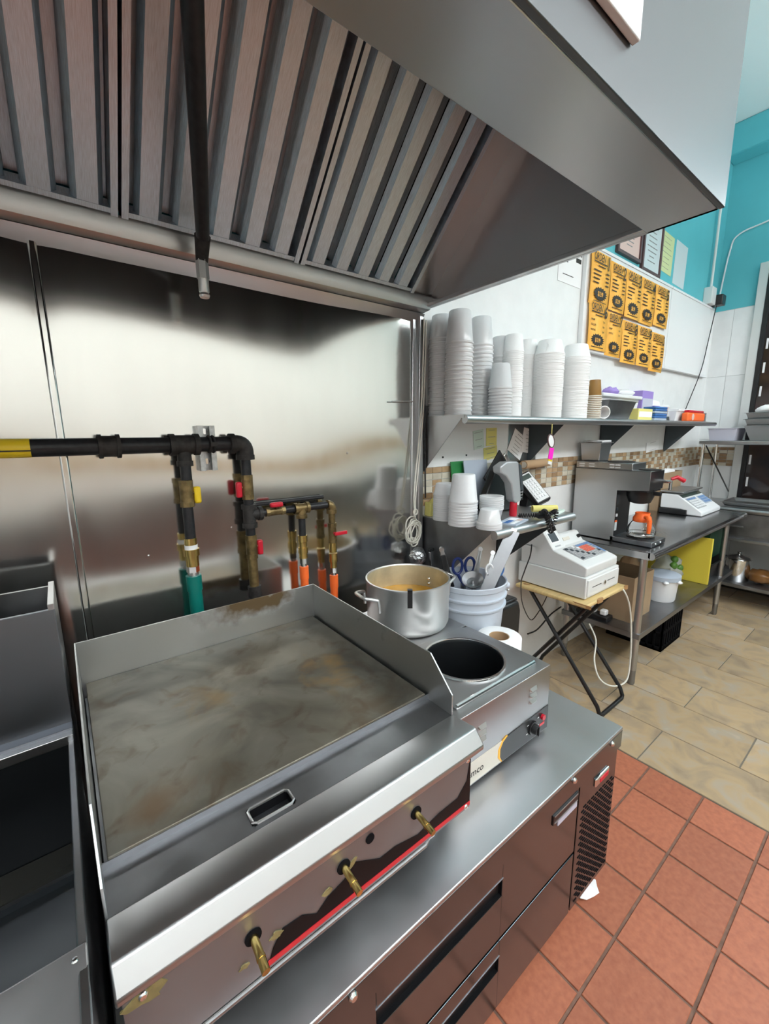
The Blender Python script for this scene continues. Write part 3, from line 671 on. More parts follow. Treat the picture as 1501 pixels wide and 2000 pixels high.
# control panel
PF = 0.545
holes = [(0.152, 0.778), (0.319, 0.784), (0.494, 0.785)]
pm = B().box(GX0+0.002, 0.663, PF, PF+0.01, 0.692, 0.842).build('control_panel', 'steel_panel', gr, bevel=0.001)
lab_ = B().prism([(0.172, 0.700), (0.661, 0.700), (0.661, 0.83), (0.650, 0.77), (0.62, 0.742), (0.56, 0.74), (0.50, 0.728), (0.44, 0.742), (0.40, 0.742), (0.345, 0.775), (0.32, 0.755), (0.285, 0.745), (0.262, 0.728), (0.235, 0.748), (0.20, 0.752), (0.182, 0.728)], 'y', PF-0.0012, PF+0.001).build('label_remains', 'black_gloss', pm)
B().box(0.172, 0.661, PF-0.0022, PF-0.001, 0.7005, 0.7105).build('red_stripe', 'red_label', pm)
mat('glue', (0.30,0.24,0.10), 0, 0.5, noise=0.4, nscale=40)
for (cx, cz, rr) in ((0.335, 0.778, 0.02), (0.285, 0.757, 0.012), (0.188, 0.748, 0.014), (0.01, 0.812, 0.03), (0.135, 0.735, 0.010)):
    rnd = random.Random(int(cx*1000)); pts = [(cx+rr*rnd.uniform(0.35, 1.1)*math.cos(t*PI/6), cz+rr*0.6*rnd.uniform(0.35, 1.1)*math.sin(t*PI/6)) for t in range(12)]
    B().prism(pts, 'y', PF-0.0018, PF+0.001).build('glue_residue', 'glue', pm)
for hx, hz in holes:
    B().cyl((hx, PF-0.0025, hz), (hx, PF+0.001, hz), 0.0135, n=18).build('valve_hole', 'black_matte', pm)
    B().cyl((hx, PF, hz), (hx, PF-0.052, hz-0.006), 0.0065, n=14).cyl((hx, PF-0.03, hz-0.0035), (hx, PF-0.034, hz-0.004), 0.0072, n=14).build('valve_stem', 'brass', gr)
B().cyl((0.378, PF-0.0022, 0.803), (0.378, PF+0.001, 0.803), 0.0095, n=16).build('sight_hole', 'black_matte', pm)
for (x, z) in ((0.650, 0.823), (0.648, 0.702), (0.004, 0.815), (0.004, 0.708)):
    B().lathe([(0.0, 0.005), (0.004, 0.0045), (0.0065, 0.002), (0.007, 0.0)], (x, PF, z), 12, axis=(0,-1,0)).build('screw', 'chrome', pm)
# body below, drip tray rail, feet
B().box(GX0+0.002, GX1-0.002, 0.60, GY1-0.01, 0.69, 0.85).build('body', 'steel_dark', gr)
B().box(0.02, 0.56, 0.556, 0.60, 0.672, 0.690).tube([(0.02, 0.552, 0.672), (0.53, 0.552, 0.672), (0.545, 0.56, 0.672)], 0.004, 8).build('drip_tray', 'steel', gr)
for x in (0.03, 0.62):
    for y in (0.64, 1.27):
        B().lathe([(0.0, 0.0), (0.022, 0.0), (0.024, 0.01), (0.018, 0.03), (0.016, 0.09), (0.0, 0.09)], (x, y, 0.60), 14).build('foot', 'steel_dark', gr)
# ================================================================== FRYER on the left
fr = thing('deep_fryer', 'stainless floor fryer with open tank left of the griddle', 'fryer', (-0.25, 0.8, 0))
FX0, FX1 = -0.50, -0.046
B().prism([(1.345, 0.12), (1.345, 1.175), (1.335, 1.175), (1.335, 0.12)], 'x', FX0, FX1).build('rear_panel', 'steel_dark', fr)
B().prism([(1.155, 1.172), (1.163, 1.172), (1.135, 0.905), (1.103, 0.905), (1.103, 0.897), (1.128, 0.897)], 'x', FX0, FX1).build('flue_front', 'steel_fryer', fr, bevel=0.001)
B().box(FX1-0.012, FX1, 1.155, 1.345, 0.90, 1.185).build('flue_side', 'steel', fr, bevel=0.001)
B().box(FX0, FX0+0.012, 1.155, 1.345, 0.90, 1.185).build('flue_side', 'steel', fr, bevel=0.001)
B().box(FX0, FX1, 1.16, 1.335, 0.90, 0.92).build('flue_floor', 'black_matte', fr)
B().box(FX0, FX1, 1.085, 1.135, 0.876, 0.899).build('rear_ledge', 'steel', fr, bevel=0.002)
B().box(FX1-0.012, FX1, 0.45, 1.16, 0.10, 0.884).build('side_panel', 'steel_dark', fr, bevel=0.002)
B().box(FX0, FX0+0.012, 0.45, 1.16, 0.10, 0.884).build('side_panel', 'steel_dark', fr, bevel=0.002)
B().box(FX0+0.012, FX1-0.012, 1.09, 1.10, 0.45, 0.88).box(FX0+0.012, FX1-0.012, 0.72, 1.1, 0.45, 0.46).prism([(0.735, 0.88), (0.728, 0.88), (0.728, 0.45), (0.735, 0.45)], 'x', FX0+0.012, FX1-0.012).build('tank', 'tank', fr)
B().box(FX0+0.014, FX1-0.014, 0.736, 1.088, 0.62, 0.63).build('fry_oil', 'oil', fr)
B().prism([(0.735, 0.868), (0.735, 0.860), (0.60, 0.876), (0.60, 0.884)], 'x', FX0+0.012, FX1-0.012).build('drain_board', 'tank', fr)
B().prism([(0.60, 0.890), (0.60, 0.876), (0.46, 0.852), (0.44, 0.80), (0.432, 0.80), (0.446, 0.860)], 'x', FX0, FX1).build('front_ledge', 'steel_top', fr, bevel=0.003)
B().box(FX0, FX1, 0.452, 0.462, 0.10, 0.80).build('front_door', 'steel_door', fr)
B().box(FX0+0.06, FX0+0.2, 0.43, 0.452, 0.70, 0.72).build('door_handle', 'black', fr, bevel=0.004)
for x in (FX0+0.05, FX1-0.05):
    for y in (0.50, 1.28): B().cyl((x, y, 0), (x, y, 0.13), 0.02, n=12).build('leg', 'steel_dark', fr)
B().lathe([(0.0,0.003),(0.003,0.002),(0.0045,0.0)], (FX1-0.014, 0.585, 0.887), 10).build('screw', 'chrome', fr)
# ================================================================== REFRIGERATED CHEF BASE
CT = 0.600; CX0, CX1, CY0, CY1 = -0.038, 1.357, 0.495, 1.335
cb = thing('refrigerated_base', 'low stainless refrigerated drawer base carrying the griddle', 'refrigerator', (0.66, 0.9, 0))
B().box(CX0, CX1, CY0-0.004, CY1, CT-0.012, CT).build('top', 'steel_top', cb, bevel=0.003)
B().box(CX0, CX1, CY0-0.0035, CY0+0.004, CT-0.072, CT-0.012).box(CX1-0.004, CX1, CY0+0.004, CY1, CT-0.06, CT-0.012).build('apron', 'steel_door', cb, bevel=0.0015)
B().box(CX0+0.004, CX1-0.012, CY0+0.03, CY1-0.01, 0.06, CT-0.012).build('body', 'steel_dark', cb)
B().box(CX0+0.004, CX1-0.010, CY0+0.012, CY0+0.03, 0.06, CT-0.07).build('face_frame', 'black', cb)
def drawer(x0, x1, z0, z1, hx0, hx1, hz0, hz1):
    y0, y1 = CY0+0.002, CY0+0.024
    b = B()
    b.box(x0, hx0, y0, y1, z0, z1).box(hx1, x1, y0, y1, z0, z1).box(hx0, hx1, y0, y1, z0, hz0).box(hx0, hx1, y0, y1, hz1, z1)
    d = b.build('drawer', 'steel_door', cb, bevel=0.0015)
    B().box(hx0-0.002, hx1+0.002, y0+0.016, y1+0.002, hz0-0.002, hz1+0.002).box(hx0, hx1, y0+0.0005, y0+0.018, hz0-0.001, hz0+0.002).box(hx0, hx0+0.002, y0+0.0005, y0+0.018, hz0, hz1).box(hx1-0.002, hx1, y0+0.0005, y0+0.018, hz0, hz1).build('recessed_handle', 'black_matte', d)
    B().box(hx0-0.002, hx1+0.002, y0-0.0012, y0+0.001, hz1, hz1+0.002).build('handle_lip', 'steel_dark', d)
    return d
d1 = drawer(CX0+0.012, 1.098, 0.294, 0.522, 0.352, 0.738, 0.424, 0.476)
d2 = drawer(CX0+0.012, 1.098, 0.062, 0.284, 0.352, 0.738, 0.186, 0.234)
B().box(0.956, 1.092, CY0-0.002, CY0+0.004, 0.482, 0.514).build('name_plate', 'black', d1, bevel=0.002)
B().box(0.962, 1.086, CY0-0.003, CY0, 0.507, 0.510).box(0.962, 1.086, CY0-0.003, CY0, 0.486, 0.488).build('plate_rim', 'steel', d1)
B().box(0.985, 1.088, CY0-0.0005, CY0+0.004, 0.463, 0.479).build('paper_strip', 'lavender', d1)
gx0, gx1, gz0, gz1 = 1.106, 1.345, 0.062, 0.522
gb = B().box(gx0, gx1, CY0+0.002, CY0+0.014, gz0, gz1).build('compressor_panel', 'steel_door', cb, bevel=0.0015)
b = B()
for r in range(30):
    for c in range(9):
        x = gx0+0.020+c*0.0245+(0.012 if r % 2 else 0); z = gz0+0.02+r*0.0118
        if x+0.016 > gx1-0.006: continue
        b.box(x, x+0.016, CY0+0.0008, CY0+0.003, z, z+0.0042)
b.build('louver_slots', 'black_matte', gb, kind='stuff')
B().box(1.196, 1.284, CY0-0.004, CY0+0.004, 0.462, 0.492).build('thermometer_frame', 'chrome', cb, bevel=0.004)
B().box(1.222, 1.276, CY0-0.0055, CY0, 0.468, 0.482).build('thermometer_window', 'red', cb, bevel=0.001)
for x in (0.297, 1.049, 1.28):
    B().lathe([(0.0, 0.008), (0.006, 0.007), (0.009, 0.003), (0.009, 0.0)], (x, CY0-0.004, 0.578), 12, axis=(0,-1,0)).build('bolt', 'chrome', cb)
for x in (0.05, 1.28):
    for y in (CY0+0.10, CY1-0.1):
        B().cyl((x-0.012, y, 0.028), (x+0.012, y, 0.028), 0.028, n=16).box(x-0.016, x+0.016, y-0.016, y+0.016, 0.05, 0.064).build('caster', 'black', cb)
pp = B(); rnd = random.Random(2); nn = 10
pp.add([(1.262+0.055*math.cos(2*PI*i/nn)*rnd.uniform(0.6, 1), 0.512+0.035*math.sin(2*PI*i/nn)*rnd.uniform(0.5, 1), 0.002+0.02*rnd.random()) for i in range(nn)]+[(1.262, 0.512, 0.03), (1.262, 0.512, 0.001)],
       [(i, (i+1) % nn, nn) for i in range(nn)]+[((i+1) % nn, i, nn+1) for i in range(nn)])
tag(pp.build('paper_scrap', 'white_paper', org=(1.262, 0.512, 0)), 'crumpled white paper scrap on the red tiles under the drawer base', 'paper')
# ================================================================== SOUP WARMER
WX0, WX1, WY0, WY1, WZ = 0.698, 1.143, 0.636, 1.325, 0.836
wm = thing('soup_warmer', 'stainless two-well countertop soup warmer beside the griddle', 'warmer', (0.92, 0.98, CT))
cx, cy, wr_ = 0.952, 0.823, 0.121
def plate_hole(x0, x1, y0, y1, cx, cy, r, z0, z1, n=48):
    """rectangular plate with a round hole"""
    inn = []; out = []
    for i in range(n):
        t = 2*PI*i/n; c, s = math.cos(t), math.sin(t); inn.append((cx+r*c, cy+r*s))
        k = min(((x1-cx)/c if c > 1e-9 else ((x0-cx)/c if c < -1e-9 else 1e9)), ((y1-cy)/s if s > 1e-9 else ((y0-cy)/s if s < -1e-9 else 1e9)))
        out.append((cx+k*c, cy+k*s))
    vs_ = [(*p, z1) for p in inn]+[(*p, z1) for p in out]+[(*p, z0) for p in inn]+[(*p, z0) for p in out]
    fs_ = []
    for i in range(n):
        j = (i+1) % n
        fs_ += [(i, j, n+j, n+i), (2*n+j, 2*n+i, 3*n+i, 3*n+j), (j, i, 2*n+i, 2*n+j), (n+i, n+j, 3*n+j, 3*n+i)]
    return B().add(vs_, fs_)
B().box(WX0, WX1, WY0, WY0+0.004, CT+0.012, WZ-0.001).box(WX0, WX1, WY1-0.004, WY1, CT+0.012, WZ-0.001).box(WX0, WX0+0.004, WY0, WY1, CT+0.012, WZ-0.001).box(WX1-0.004, WX1, WY0, WY1, CT+0.012, WZ-0.001).build('body', 'steel_warmer', wm, bevel=0.002)
B().box(WX0+0.004, WX1-0.004, WY0+0.004, WY1-0.004, CT+0.012, CT+0.016).build('base', 'steel_dark', wm)
b = plate_hole(WX0, WX1, WY0, 0.985, cx, cy, wr_+0.006, WZ-0.004, WZ); b.box(WX0, WX1, 0.985, WY1, WZ-0.004, WZ); b.build('deck', 'steel', wm, bevel=0.001)
ad = plate_hole(0.744, 1.114, 0.666, 0.98, cx, cy, wr_+0.004, WZ, WZ+0.005)
B().add(ad.v, ad.f).build('adapter_plate', 'steel', wm, bevel=0.004)
B().tube([(0.752, 0.672, WZ+0.005), (1.106, 0.672, WZ+0.005)], 0.006, 8).build('plate_edge', 'chrome', wm)
B().lathe([(wr_+0.010, WZ+0.004), (wr_+0.008, WZ+0.009), (wr_, WZ+0.008), (wr_-0.003, WZ), (wr_-0.004, CT+0.05), (0.03, CT+0.03), (0.0, CT+0.03)], (cx, cy, 0), 48).build('well', 'tank', wm, angle=50)
B().lathe([(wr_+0.011, WZ+0.004), (wr_+0.009, WZ+0.010), (wr_+0.002, WZ+0.0095), (wr_, WZ+0.004)], (cx, cy, 0), 48).build('well_rim', 'chrome', wm, angle=60)
def louvers(x, z):
    for k in range(3):
        zz = z-0.020*k
        B().add([(x-0.018, WY0, zz-0.006), (x+0.018, WY0, zz-0.006), (x+0.018, WY0, zz+0.007), (x-0.018, WY0, zz+0.007), (x-0.014, WY0-0.007, zz-0.004), (x+0.014, WY0-0.007, zz-0.004)],
                [(0,1,5,4), (4,5,2,3), (1,2,5), (0,4,3)]).build('louver', 'steel', wm, bevel=0.002)
louvers(0.815, 0.775); louvers(1.052, 0.788)
LZ0, LZ1 = CT+0.018, CT+0.085
B().box(WX0+0.004, 0.905, WY0-0.0012, WY0+0.001, LZ0, LZ1).build('brand_label', 'beige_rim', wm)
B().prism([(0.905, LZ0), (WX1-0.002, LZ0), (WX1-0.002, LZ1+0.012), (0.93, LZ1+0.004), (0.905, LZ1-0.004), (0.893, LZ1-0.022), (0.893, LZ0+0.02)], 'y', WY0-0.0022, WY0+0.001).build('control_label', 'black', wm)
B().prism([(0.905, LZ0), (0.908, LZ0), (0.897, LZ0+0.02), (0.897, LZ1-0.022), (0.909, LZ1-0.004), (0.93, LZ1+0.006), (0.928, LZ1+0.007), (0.903, LZ1-0.003), (0.889, LZ1-0.022), (0.889, LZ0+0.02)], 'y', WY0-0.003, WY0).build('label_edge', 'orange_paper', wm)
B().text('nemco', 0.030, (0.744, WY0-0.0016, LZ0+0.022), bold=0.0004).build('lettering', 'ink', wm, smooth=False)
B().cyl((1.058, WY0-0.002, LZ0+0.036), (1.058, WY0-0.008, LZ0+0.036), 0.022, n=20).cyl((1.058, WY0-0.008, LZ0+0.036), (1.058, WY0-0.022, LZ0+0.036), 0.016, 0.013, n=20).box(1.055, 1.061, WY0-0.027, WY0-0.02, LZ0+0.022, LZ0+0.05).build('knob', 'black', wm, bevel=0.001)
for dx, dz in ((-0.026, 0.02), (0.028, 0.022), (-0.03, -0.008), (0.03, -0.004)): B().box(1.058+dx-0.004, 1.058+dx+0.004, WY0-0.0028, WY0-0.002, LZ0+0.036+dz-0.001, LZ0+0.036+dz+0.001).build('dial_mark', 'white_plastic', wm)
B().cyl((1.108, WY0-0.002, LZ0+0.052), (1.108, WY0-0.010, LZ0+0.052), 0.009, n=14).build('pilot_lamp', 'red', wm)
B().box(1.096, 1.122, WY0-0.003, WY0-0.001, LZ0+0.022, LZ0+0.030).build('warning_stripe', 'red_label', wm)
for x in (WX0+0.03, WX1-0.03):
    for y in (WY0+0.03, WY1-0.03): B().cyl((x, y, CT), (x, y, CT+0.013), 0.012, n=12).build('foot', 'black', wm)
# ================================================================== STOCK POT on the rear of the warmer
px_, py_, pr_ = 0.996, 1.150, 0.157
pt = thing('stock_pot', 'dented aluminium stock pot of soup on the warmer', 'pot', (px_, py_, WZ))
PT = 1.018
B().lathe([(0.0, WZ+0.004), (0.02, WZ+0.002), (pr_-0.024, WZ), (pr_-0.008, WZ+0.006), (pr_-0.001, WZ+0.022), (pr_, PT-0.008), (pr_+0.004, PT-0.004), (pr_+0.003, PT), (pr_-0.002, PT+0.001), (pr_-0.004, PT-0.004)], (px_, py_, 0), 56).build('pot_body', 'aluminium', pt, angle=60)
B().lathe([(pr_-0.0035, PT-0.003), (pr_-0.005, PT-0.03), (pr_-0.006, WZ+0.02), (0.0, WZ+0.01)], (px_, py_, 0), 56).build('pot_inside', 'pot_inner', pt, angle=60)
B().lathe([(pr_-0.0055, PT-0.088), (0.06, PT-0.086), (0.0, PT-0.086)], (px_, py_, 0), 48).build('soup', 'soup', pt)
def pot_handle(ang):
    d = Vector((math.cos(ang), math.sin(ang), 0)); s = Vector((-d.y, d.x, 0)); c = Vector((px_, py_, PT-0.045))
    pts = [c+d*pr_+s*0.052+Vector((0,0,-0.045)), c+d*(pr_+0.004)+s*0.052+Vector((0,0,-0.004)), c+d*(pr_+0.012)+s*0.050+Vector((0,0,0.004)), c+d*(pr_+0.048)+s*0.032+Vector((0,0,0.012)), c+d*(pr_+0.052)+s*0.0+Vector((0,0,0.013)),
           c+d*(pr_+0.048)-s*0.032+Vector((0,0,0.012)), c+d*(pr_+0.012)-s*0.050+Vector((0,0,0.004)), c+d*(pr_+0.004)-s*0.052+Vector((0,0,-0.004)), c+d*pr_-s*0.052+Vector((0,0,-0.045))]
    h = B().tube(spline(pts, 4), 0.0062, 10).build('handle', 'aluminium', pt)
    for sg in (-1, 1):
        for dz in (-0.016, -0.036):
            p = c+s*0.052*sg; q = Vector((px_, py_, 0))
            v = (p+d*pr_*0.945-q); v.z = 0; v.normalize()
            B().sphere((px_+v.x*(pr_-0.009), py_+v.y*(pr_-0.009), c.z+dz+0.01), 0.007, n=10, m=6).build('rivet', 'chrome', pt)
pot_handle(math.radians(174)); pot_handle(math.radians(-6))
a_ = math.radians(232); dx, dy = math.cos(a_), math.sin(a_)
cl = Vector((px_+dx*pr_, py_+dy*pr_, PT))
B().obox(cl+Vector((dx*0.005, dy*0.005, -0.026)), (-dy, dx, 0), (dx, dy, 0), (0,0,1), 0.0085, 0.002, 0.032).obox(cl+Vector((-dx*0.001, -dy*0.001, 0.005)), (-dy, dx, 0), (dx, dy, 0), (0,0,1), 0.0085, 0.008, 0.002).build('clip', 'black', pt)
# ================================================================== BUCKET of utensils
bx, by = 1.318, 1.118; BT = 0.952
bk = thing('utensil_bucket', 'grey blue plastic bucket holding utensils behind the paper roll', 'bucket', (bx, by, CT))
B().lathe([(0.0, CT), (0.118, CT), (0.122, CT+0.005), (0.140, BT-0.105), (0.149, BT-0.103), (0.150, BT-0.096), (0.1405, BT-0.094), (0.1425, BT-0.064), (0.151, BT-0.062), (0.152, BT-0.055), (0.143, BT-0.052), (0.144, BT-0.026), (0.150, BT-0.022), (0.152, BT-0.003), (0.149, BT), (0.144, BT-0.003), (0.138, BT-0.10), (0.116, CT+0.006), (0.0, CT+0.006)], (bx, by, 0), 48).build('bucket_body', 'bucket', bk, angle=50)
for k in (-1, 1):
    q = Vector((bx+0.152*math.cos(0.8+k*PI/2), by+0.152*math.sin(0.8+k*PI/2), BT-0.03)); B().sphere(q, 0.014, n=10, m=6).build('handle_lug', 'bucket', bk)
hp = [Vector((bx+0.160*math.cos(t), by+0.160*math.sin(t), BT-0.05-0.08*math.sin((t-(0.8-PI/2))))) for t in [0.8-PI/2+PI*i/16 for i in range(17)]]
B().tube(hp, 0.0028, 8).build('wire_handle', 'zinc', bk)
def utensil_axes(base, tip):
    b0 = Vector(base); t0 = Vector(tip); d = (t0-b0).normalized(); v = (Vector(CAM)-t0); v = (v-d*v.dot(d)).normalized(); s = d.cross(v); return b0, t0, d, s, v
def tongs(lab, base, tip, spread, m='steel', grip=None):
    b0, t0, d, s, v = utensil_axes(base, tip); L = (t0-b0).length
    t = thing('tongs', lab, 'tongs', base, 'tongs in the bucket')
    for sg in (-1, 1):
        e = b0+s*sg*spread; dd = (t0-e).normalized(); ss = dd.cross(v).normalized()
        arm = B().obox((e+t0)/2, dd, ss, v, (t0-e).length/2, 0.0075, 0.0022).build('arm', m, t, bevel=0.0015)
        if grip: B().obox(t0-dd*0.10, dd, ss, v, 0.075, 0.010, 0.006).build('grip', grip, arm, bevel=0.003)
    B().cyl(t0-v*0.008, t0+v*0.008, 0.010, n=14).build('pivot', m, t)
p1 = P(858, 1062, y=1.20); p2 = P(838, 1092, y=1.16)
tongs('steel tongs with dark rubber grips leaning in the bucket, leftmost', (bx-0.03, by+0.02, CT+0.10), P(862, 1073, y=1.16), 0.02, 'steel', 'black')
tongs('bare steel tongs leaning in the middle of the bucket', (bx-0.02, by-0.05, CT+0.08), P(962, 1080, y=1.10), 0.016)
tongs('slim steel tongs in the bucket beside the blue scissors', (bx+0.01, by+0.03, CT+0.10), P(938, 1072, y=1.14), 0.015)
# wide flat turner blade standing up
b0, t0, d, s, v = utensil_axes((bx-0.005, by-0.06, BT-0.10), P(1003, 1036, y=1.02))
tn = thing('flat_turner', 'wide flat steel turner standing tallest in the bucket', 'spatula', tuple(b0))
B().obox((b0+t0)/2, d, s, v, (t0-b0).length/2, 0.026, 0.0012).build('blade', 'steel_dark', tn, bevel=0.0008)
B().obox(t0+d*0.002, d, s, v, 0.006, 0.012, 0.004).build('hook', 'chrome', tn, bevel=0.001)
B().cyl(b0, b0-d*0.15, 0.010, n=12).build('handle', 'black', tn)
# blue handled scissors
sc = thing('kitchen_scissors', 'scissors with dark blue handles standing in the bucket', 'scissors', (bx+0.03, by+0.05, BT-0.1))
q = Vector(P(905, 1105, y=1.20))
for k, dx in enumerate((-0.026, 0.026)):
    c = q+Vector((dx, -dx*0.5, 0.0))
    B().tube([c+Vector((0.020*math.cos(t), -0.01*math.cos(t), 0.036*math.sin(t))) for t in [2*PI*i/18 for i in range(18)]], 0.0065, 8, True).tube([c+Vector((0,0,-0.034)), q+Vector((-dx*0.1, 0, -0.09))], 0.007, 8).build('finger_loop', 'navy', sc)
    B().obox(q+Vector((-dx*0.3, 0, -0.16)), (0,0,1), (0.9,-0.43,0), (0.43,0.9,0), 0.08, 0.008, 0.0015).build('blade', 'chrome', sc)
sp = thing('kitchen_scissors', 'second pair of navy scissors at the right of the bucket by the turner', 'scissors', (bx+0.05, by-0.02, BT-0.1))
q = Vector((bx+0.105, by-0.065, BT+0.030))
B().tube([q+Vector((0.016*math.cos(t), -0.01*math.cos(t), 0.028*math.sin(t))) for t in [2*PI*i/16 for i in range(16)]], 0.006, 8, True).build('finger_loop', 'blue', sp)
B().obox(q+Vector((-0.016, 0.006, -0.2)), (0.06,-0.02,1), (0.9,-0.43,0), (0.43,0.9,0), 0.172, 0.008, 0.0015).build('blade', 'chrome', sp)
lk = thing('spring_clip', 'small white and steel clip hooked on tools in the bucket', 'clip', (bx, by-0.04, BT))
q = Vector(P(955, 1112, y=1.06))
B().tube([q+Vector((0.013*math.cos(t), -0.008*math.cos(t), 0.022*math.sin(t))) for t in [2*PI*i/16 for i in range(16)]], 0.004, 8, True).build('loop', 'white_plastic', lk)
B().obox(q+Vector((-0.004, 0, -0.08)), (0,0,1), (0.9,-0.43,0), (0.43,0.9,0), 0.06, 0.005, 0.003).build('jaw', 'chrome', lk)
b0, t0, d, s, v = utensil_axes((bx+0.02, by+0.0, CT+0.06), (bx-0.05, by-0.055, BT+0.012))
ld = thing('serving_ladle', 'steel ladle resting bowl up inside the bucket rim', 'ladle', tuple(b0))
B().tube([b0, t0], 0.005, 8).build('handle', 'steel', ld)
B().lathe([(0.0, -0.02), (0.025, -0.016), (0.042, 0.0), (0.045, 0.008), (0.042, 0.008), (0.024, -0.010), (0.0, -0.014)], t0, 24, axis=(-0.4,-0.3,0.85)).build('bowl', 'steel_dark', ld)
# ================================================================== PAPER ROLL
rx, ry, rr_ = 1.252, 0.912, 0.083; RZ = 0.788
rl = thing('paper_towel_roll', 'white paper towel roll standing by the soup warmer', 'paper roll', (rx, ry, CT))
B().lathe([(rr_*0.46, CT), (rr_-0.001, CT), (rr_, CT+0.002), (rr_, RZ-0.002), (rr_-0.002, RZ), (rr_*0.46, RZ)], (rx, ry, 0), 48, True).build('paper', 'white_paper', rl, angle=50)
B().lathe([(rr_*0.455, CT+0.002), (rr_*0.455, RZ-0.001), (rr_*0.42, RZ-0.001), (rr_*0.42, CT+0.002)], (rx, ry, 0), 40, True).build('core', 'kraft', rl, angle=50)
# ================================================================== WALL SHELVES
US = 1.628                                                     # upper shelf top
us = thing('wall_shelf', 'long upper stainless wall shelf loaded with stacked cups', 'shelf', (3.0, 1.35, US))
B().prism([(YB-0.008, US), (1.214, US)]+[(1.214-0.019*math.sin(t), US-0.019+0.019*math.cos(t)) for t in [PI*i/8 for i in range(1, 9)]]+[(1.218, US-0.036), (1.226, US-0.030), (1.226, US-0.005), (YB-0.008, US-0.005)], 'x', 1.365, 4.66).build('shelf_board', 'steel', us, angle=40)
B().box(1.365, 4.66, YB-0.012, YB-0.008, US, US+0.05).build('upstand', 'steel', us)
B().box(1.362, 1.367, 1.214, YB-0.008, US-0.014, US).build('end_trim', 'steel', us)
def bracket(parent, x, yf, zt, zb, m, flange=0.02):
    o = B().prism([(YB-0.008, zt), (yf, zt), (yf, zt-0.012), (YB-0.02, zb), (YB-0.008, zb)], 'x', x, x+0.003).build('bracket', m, parent)
    B().box(x, x+flange, YB-0.012, YB-0.008, zb, zt).build('bracket_flange', m, o)
for i, (x, m) in enumerate(((1.363, 'steel'), (2.21, 'slate'), (3.10, 'slate'), (4.30, 'slate'))):
    bracket(us, x, 1.232, US-0.006, 1.372, m)
LS = 1.160
lsf = thing('wall_shelf', 'short lower stainless wall shelf with phone and small cups', 'shelf', (1.66, 1.26, LS))
B().prism([(YB-0.008, LS), (1.040, LS)]+[(1.040-0.020*math.sin(t), LS-0.02+0.020*math.cos(t)) for t in [PI*i/8 for i in range(9)]]+[(1.046, LS-0.040), (1.052, LS-0.032), (1.052, LS-0.005), (YB-0.008, LS-0.005)], 'x', 1.362, 1.975).build('shelf_board', 'steel_top', lsf, angle=40)
bracket(lsf, 1.357, 1.052, LS-0.003, 0.74, 'steel_dark', 0.03)
bracket(lsf, 1.955, 1.052, LS-0.003, 0.80, 'slate', 0.0155)
# ------------------------------------------------------------------ cups
def cup_mesh(name, rt, rb, h, lip, m, n=24, org_up=True):
    """upside-down cup: rim at z=0, closed bottom at z=h"""
    prof = [(rt-0.003, 0.0), (rt+lip, 0.0), (rt+lip, 0.006), (rt, 0.008), (rb+0.001, h-0.003), (rb-0.003, h), (rb-0.012, h-0.001), (0.0, h-0.001)]
    return B().lathe(prof, (0,0,0), n), m
def cup_stack(name, x, y, z, rt, rb, h, lip, pitch, n, m, lab, group, cat='cup', seg=24, jit=0.0002, up=False, tops=None):
    b, _ = cup_mesh(name, rt, rb, h, lip, m, seg); rnd = random.Random(int(x*1000+y*77))
    first = None
    for k in range(n):
        loc = (x+rnd.uniform(-jit, jit)*min(k, 6), y+rnd.uniform(-jit, jit)*min(k, 6), z+pitch*k)
        if first is None:
            first = b.build(name, m, org=(0,0,0), angle=50); first.location = loc; tag(first, lab, cat, group)
            if up: first.rotation_euler = (PI, 0, 0); first.location.z += h
        else:
            c = clone(first, loc, label=lab, group=group)
            if up: c.location.z += h
    return first
G1 = 'clear deli cups stacked on the upper shelf'
def xat(px, y, z=1.75, py=None): return P(px, 700 if py is None else py, y=y)[0]
cup_stack('deli_cup', 1.432, 1.415, US, 0.058, 0.047, 0.105, 0.003, 0.0185, 19, 'deli_plastic', 'clear deli cup in the stack touching the steel corner post', G1)
cup_stack('deli_cup', xat(896, 1.30), 1.300, US, 0.058, 0.045, 0.135, 0.003, 0.0185, 17, 'deli_plastic', 'clear deli cup in the tallest front stack on the upper shelf', G1)
cup_stack('deli_cup', xat(938, 1.41), 1.410, US, 0.058, 0.045, 0.135, 0.003, 0.0185, 19, 'deli_plastic', 'clear deli cup in the tall stack half hidden behind the tallest front stack', G1)
cup_stack('deli_cup', xat(979, 1.29), 1.290, US, 0.053, 0.040, 0.115, 0.003, 0.0140, 10, 'deli_plastic', 'small clear deli cup in the short stack between deli cups and foam cups', G1)
cup_stack('deli_cup', xat(978, 1.415), 1.415, US, 0.055, 0.044, 0.105, 0.003, 0.0185, 17, 'deli_plastic', 'clear deli cup in the stack behind the short stack', G1)
G2 = 'white foam cups stacked on the upper shelf'
cup_stack('foam_cup', xat(1030, 1.41), 1.410, US, 0.058, 0.043, 0.085, 0.002, 0.0076, 44, 'foam', 'white foam cup in the narrow rear stack', G2, seg=20)
cup_stack('foam_cup', xat(1072, 1.30), 1.300, US, 0.074, 0.056, 0.075, 0.003, 0.0078, 42, 'foam', 'white foam cup in the wide stack in the middle of the shelf', G2, seg=24)
cup_stack('foam_cup', xat(1096, 1.415), 1.415, US, 0.070, 0.052, 0.075, 0.003, 0.0078, 42, 'foam', 'white foam cup in the stack behind the two wide stacks', G2, seg=20)
cup_stack('foam_cup', xat(1124, 1.30), 1.300, US, 0.076, 0.058, 0.075, 0.003, 0.0078, 43, 'foam', 'white foam cup in the wide stack nearest the paper coffee cups', G2, seg=24)
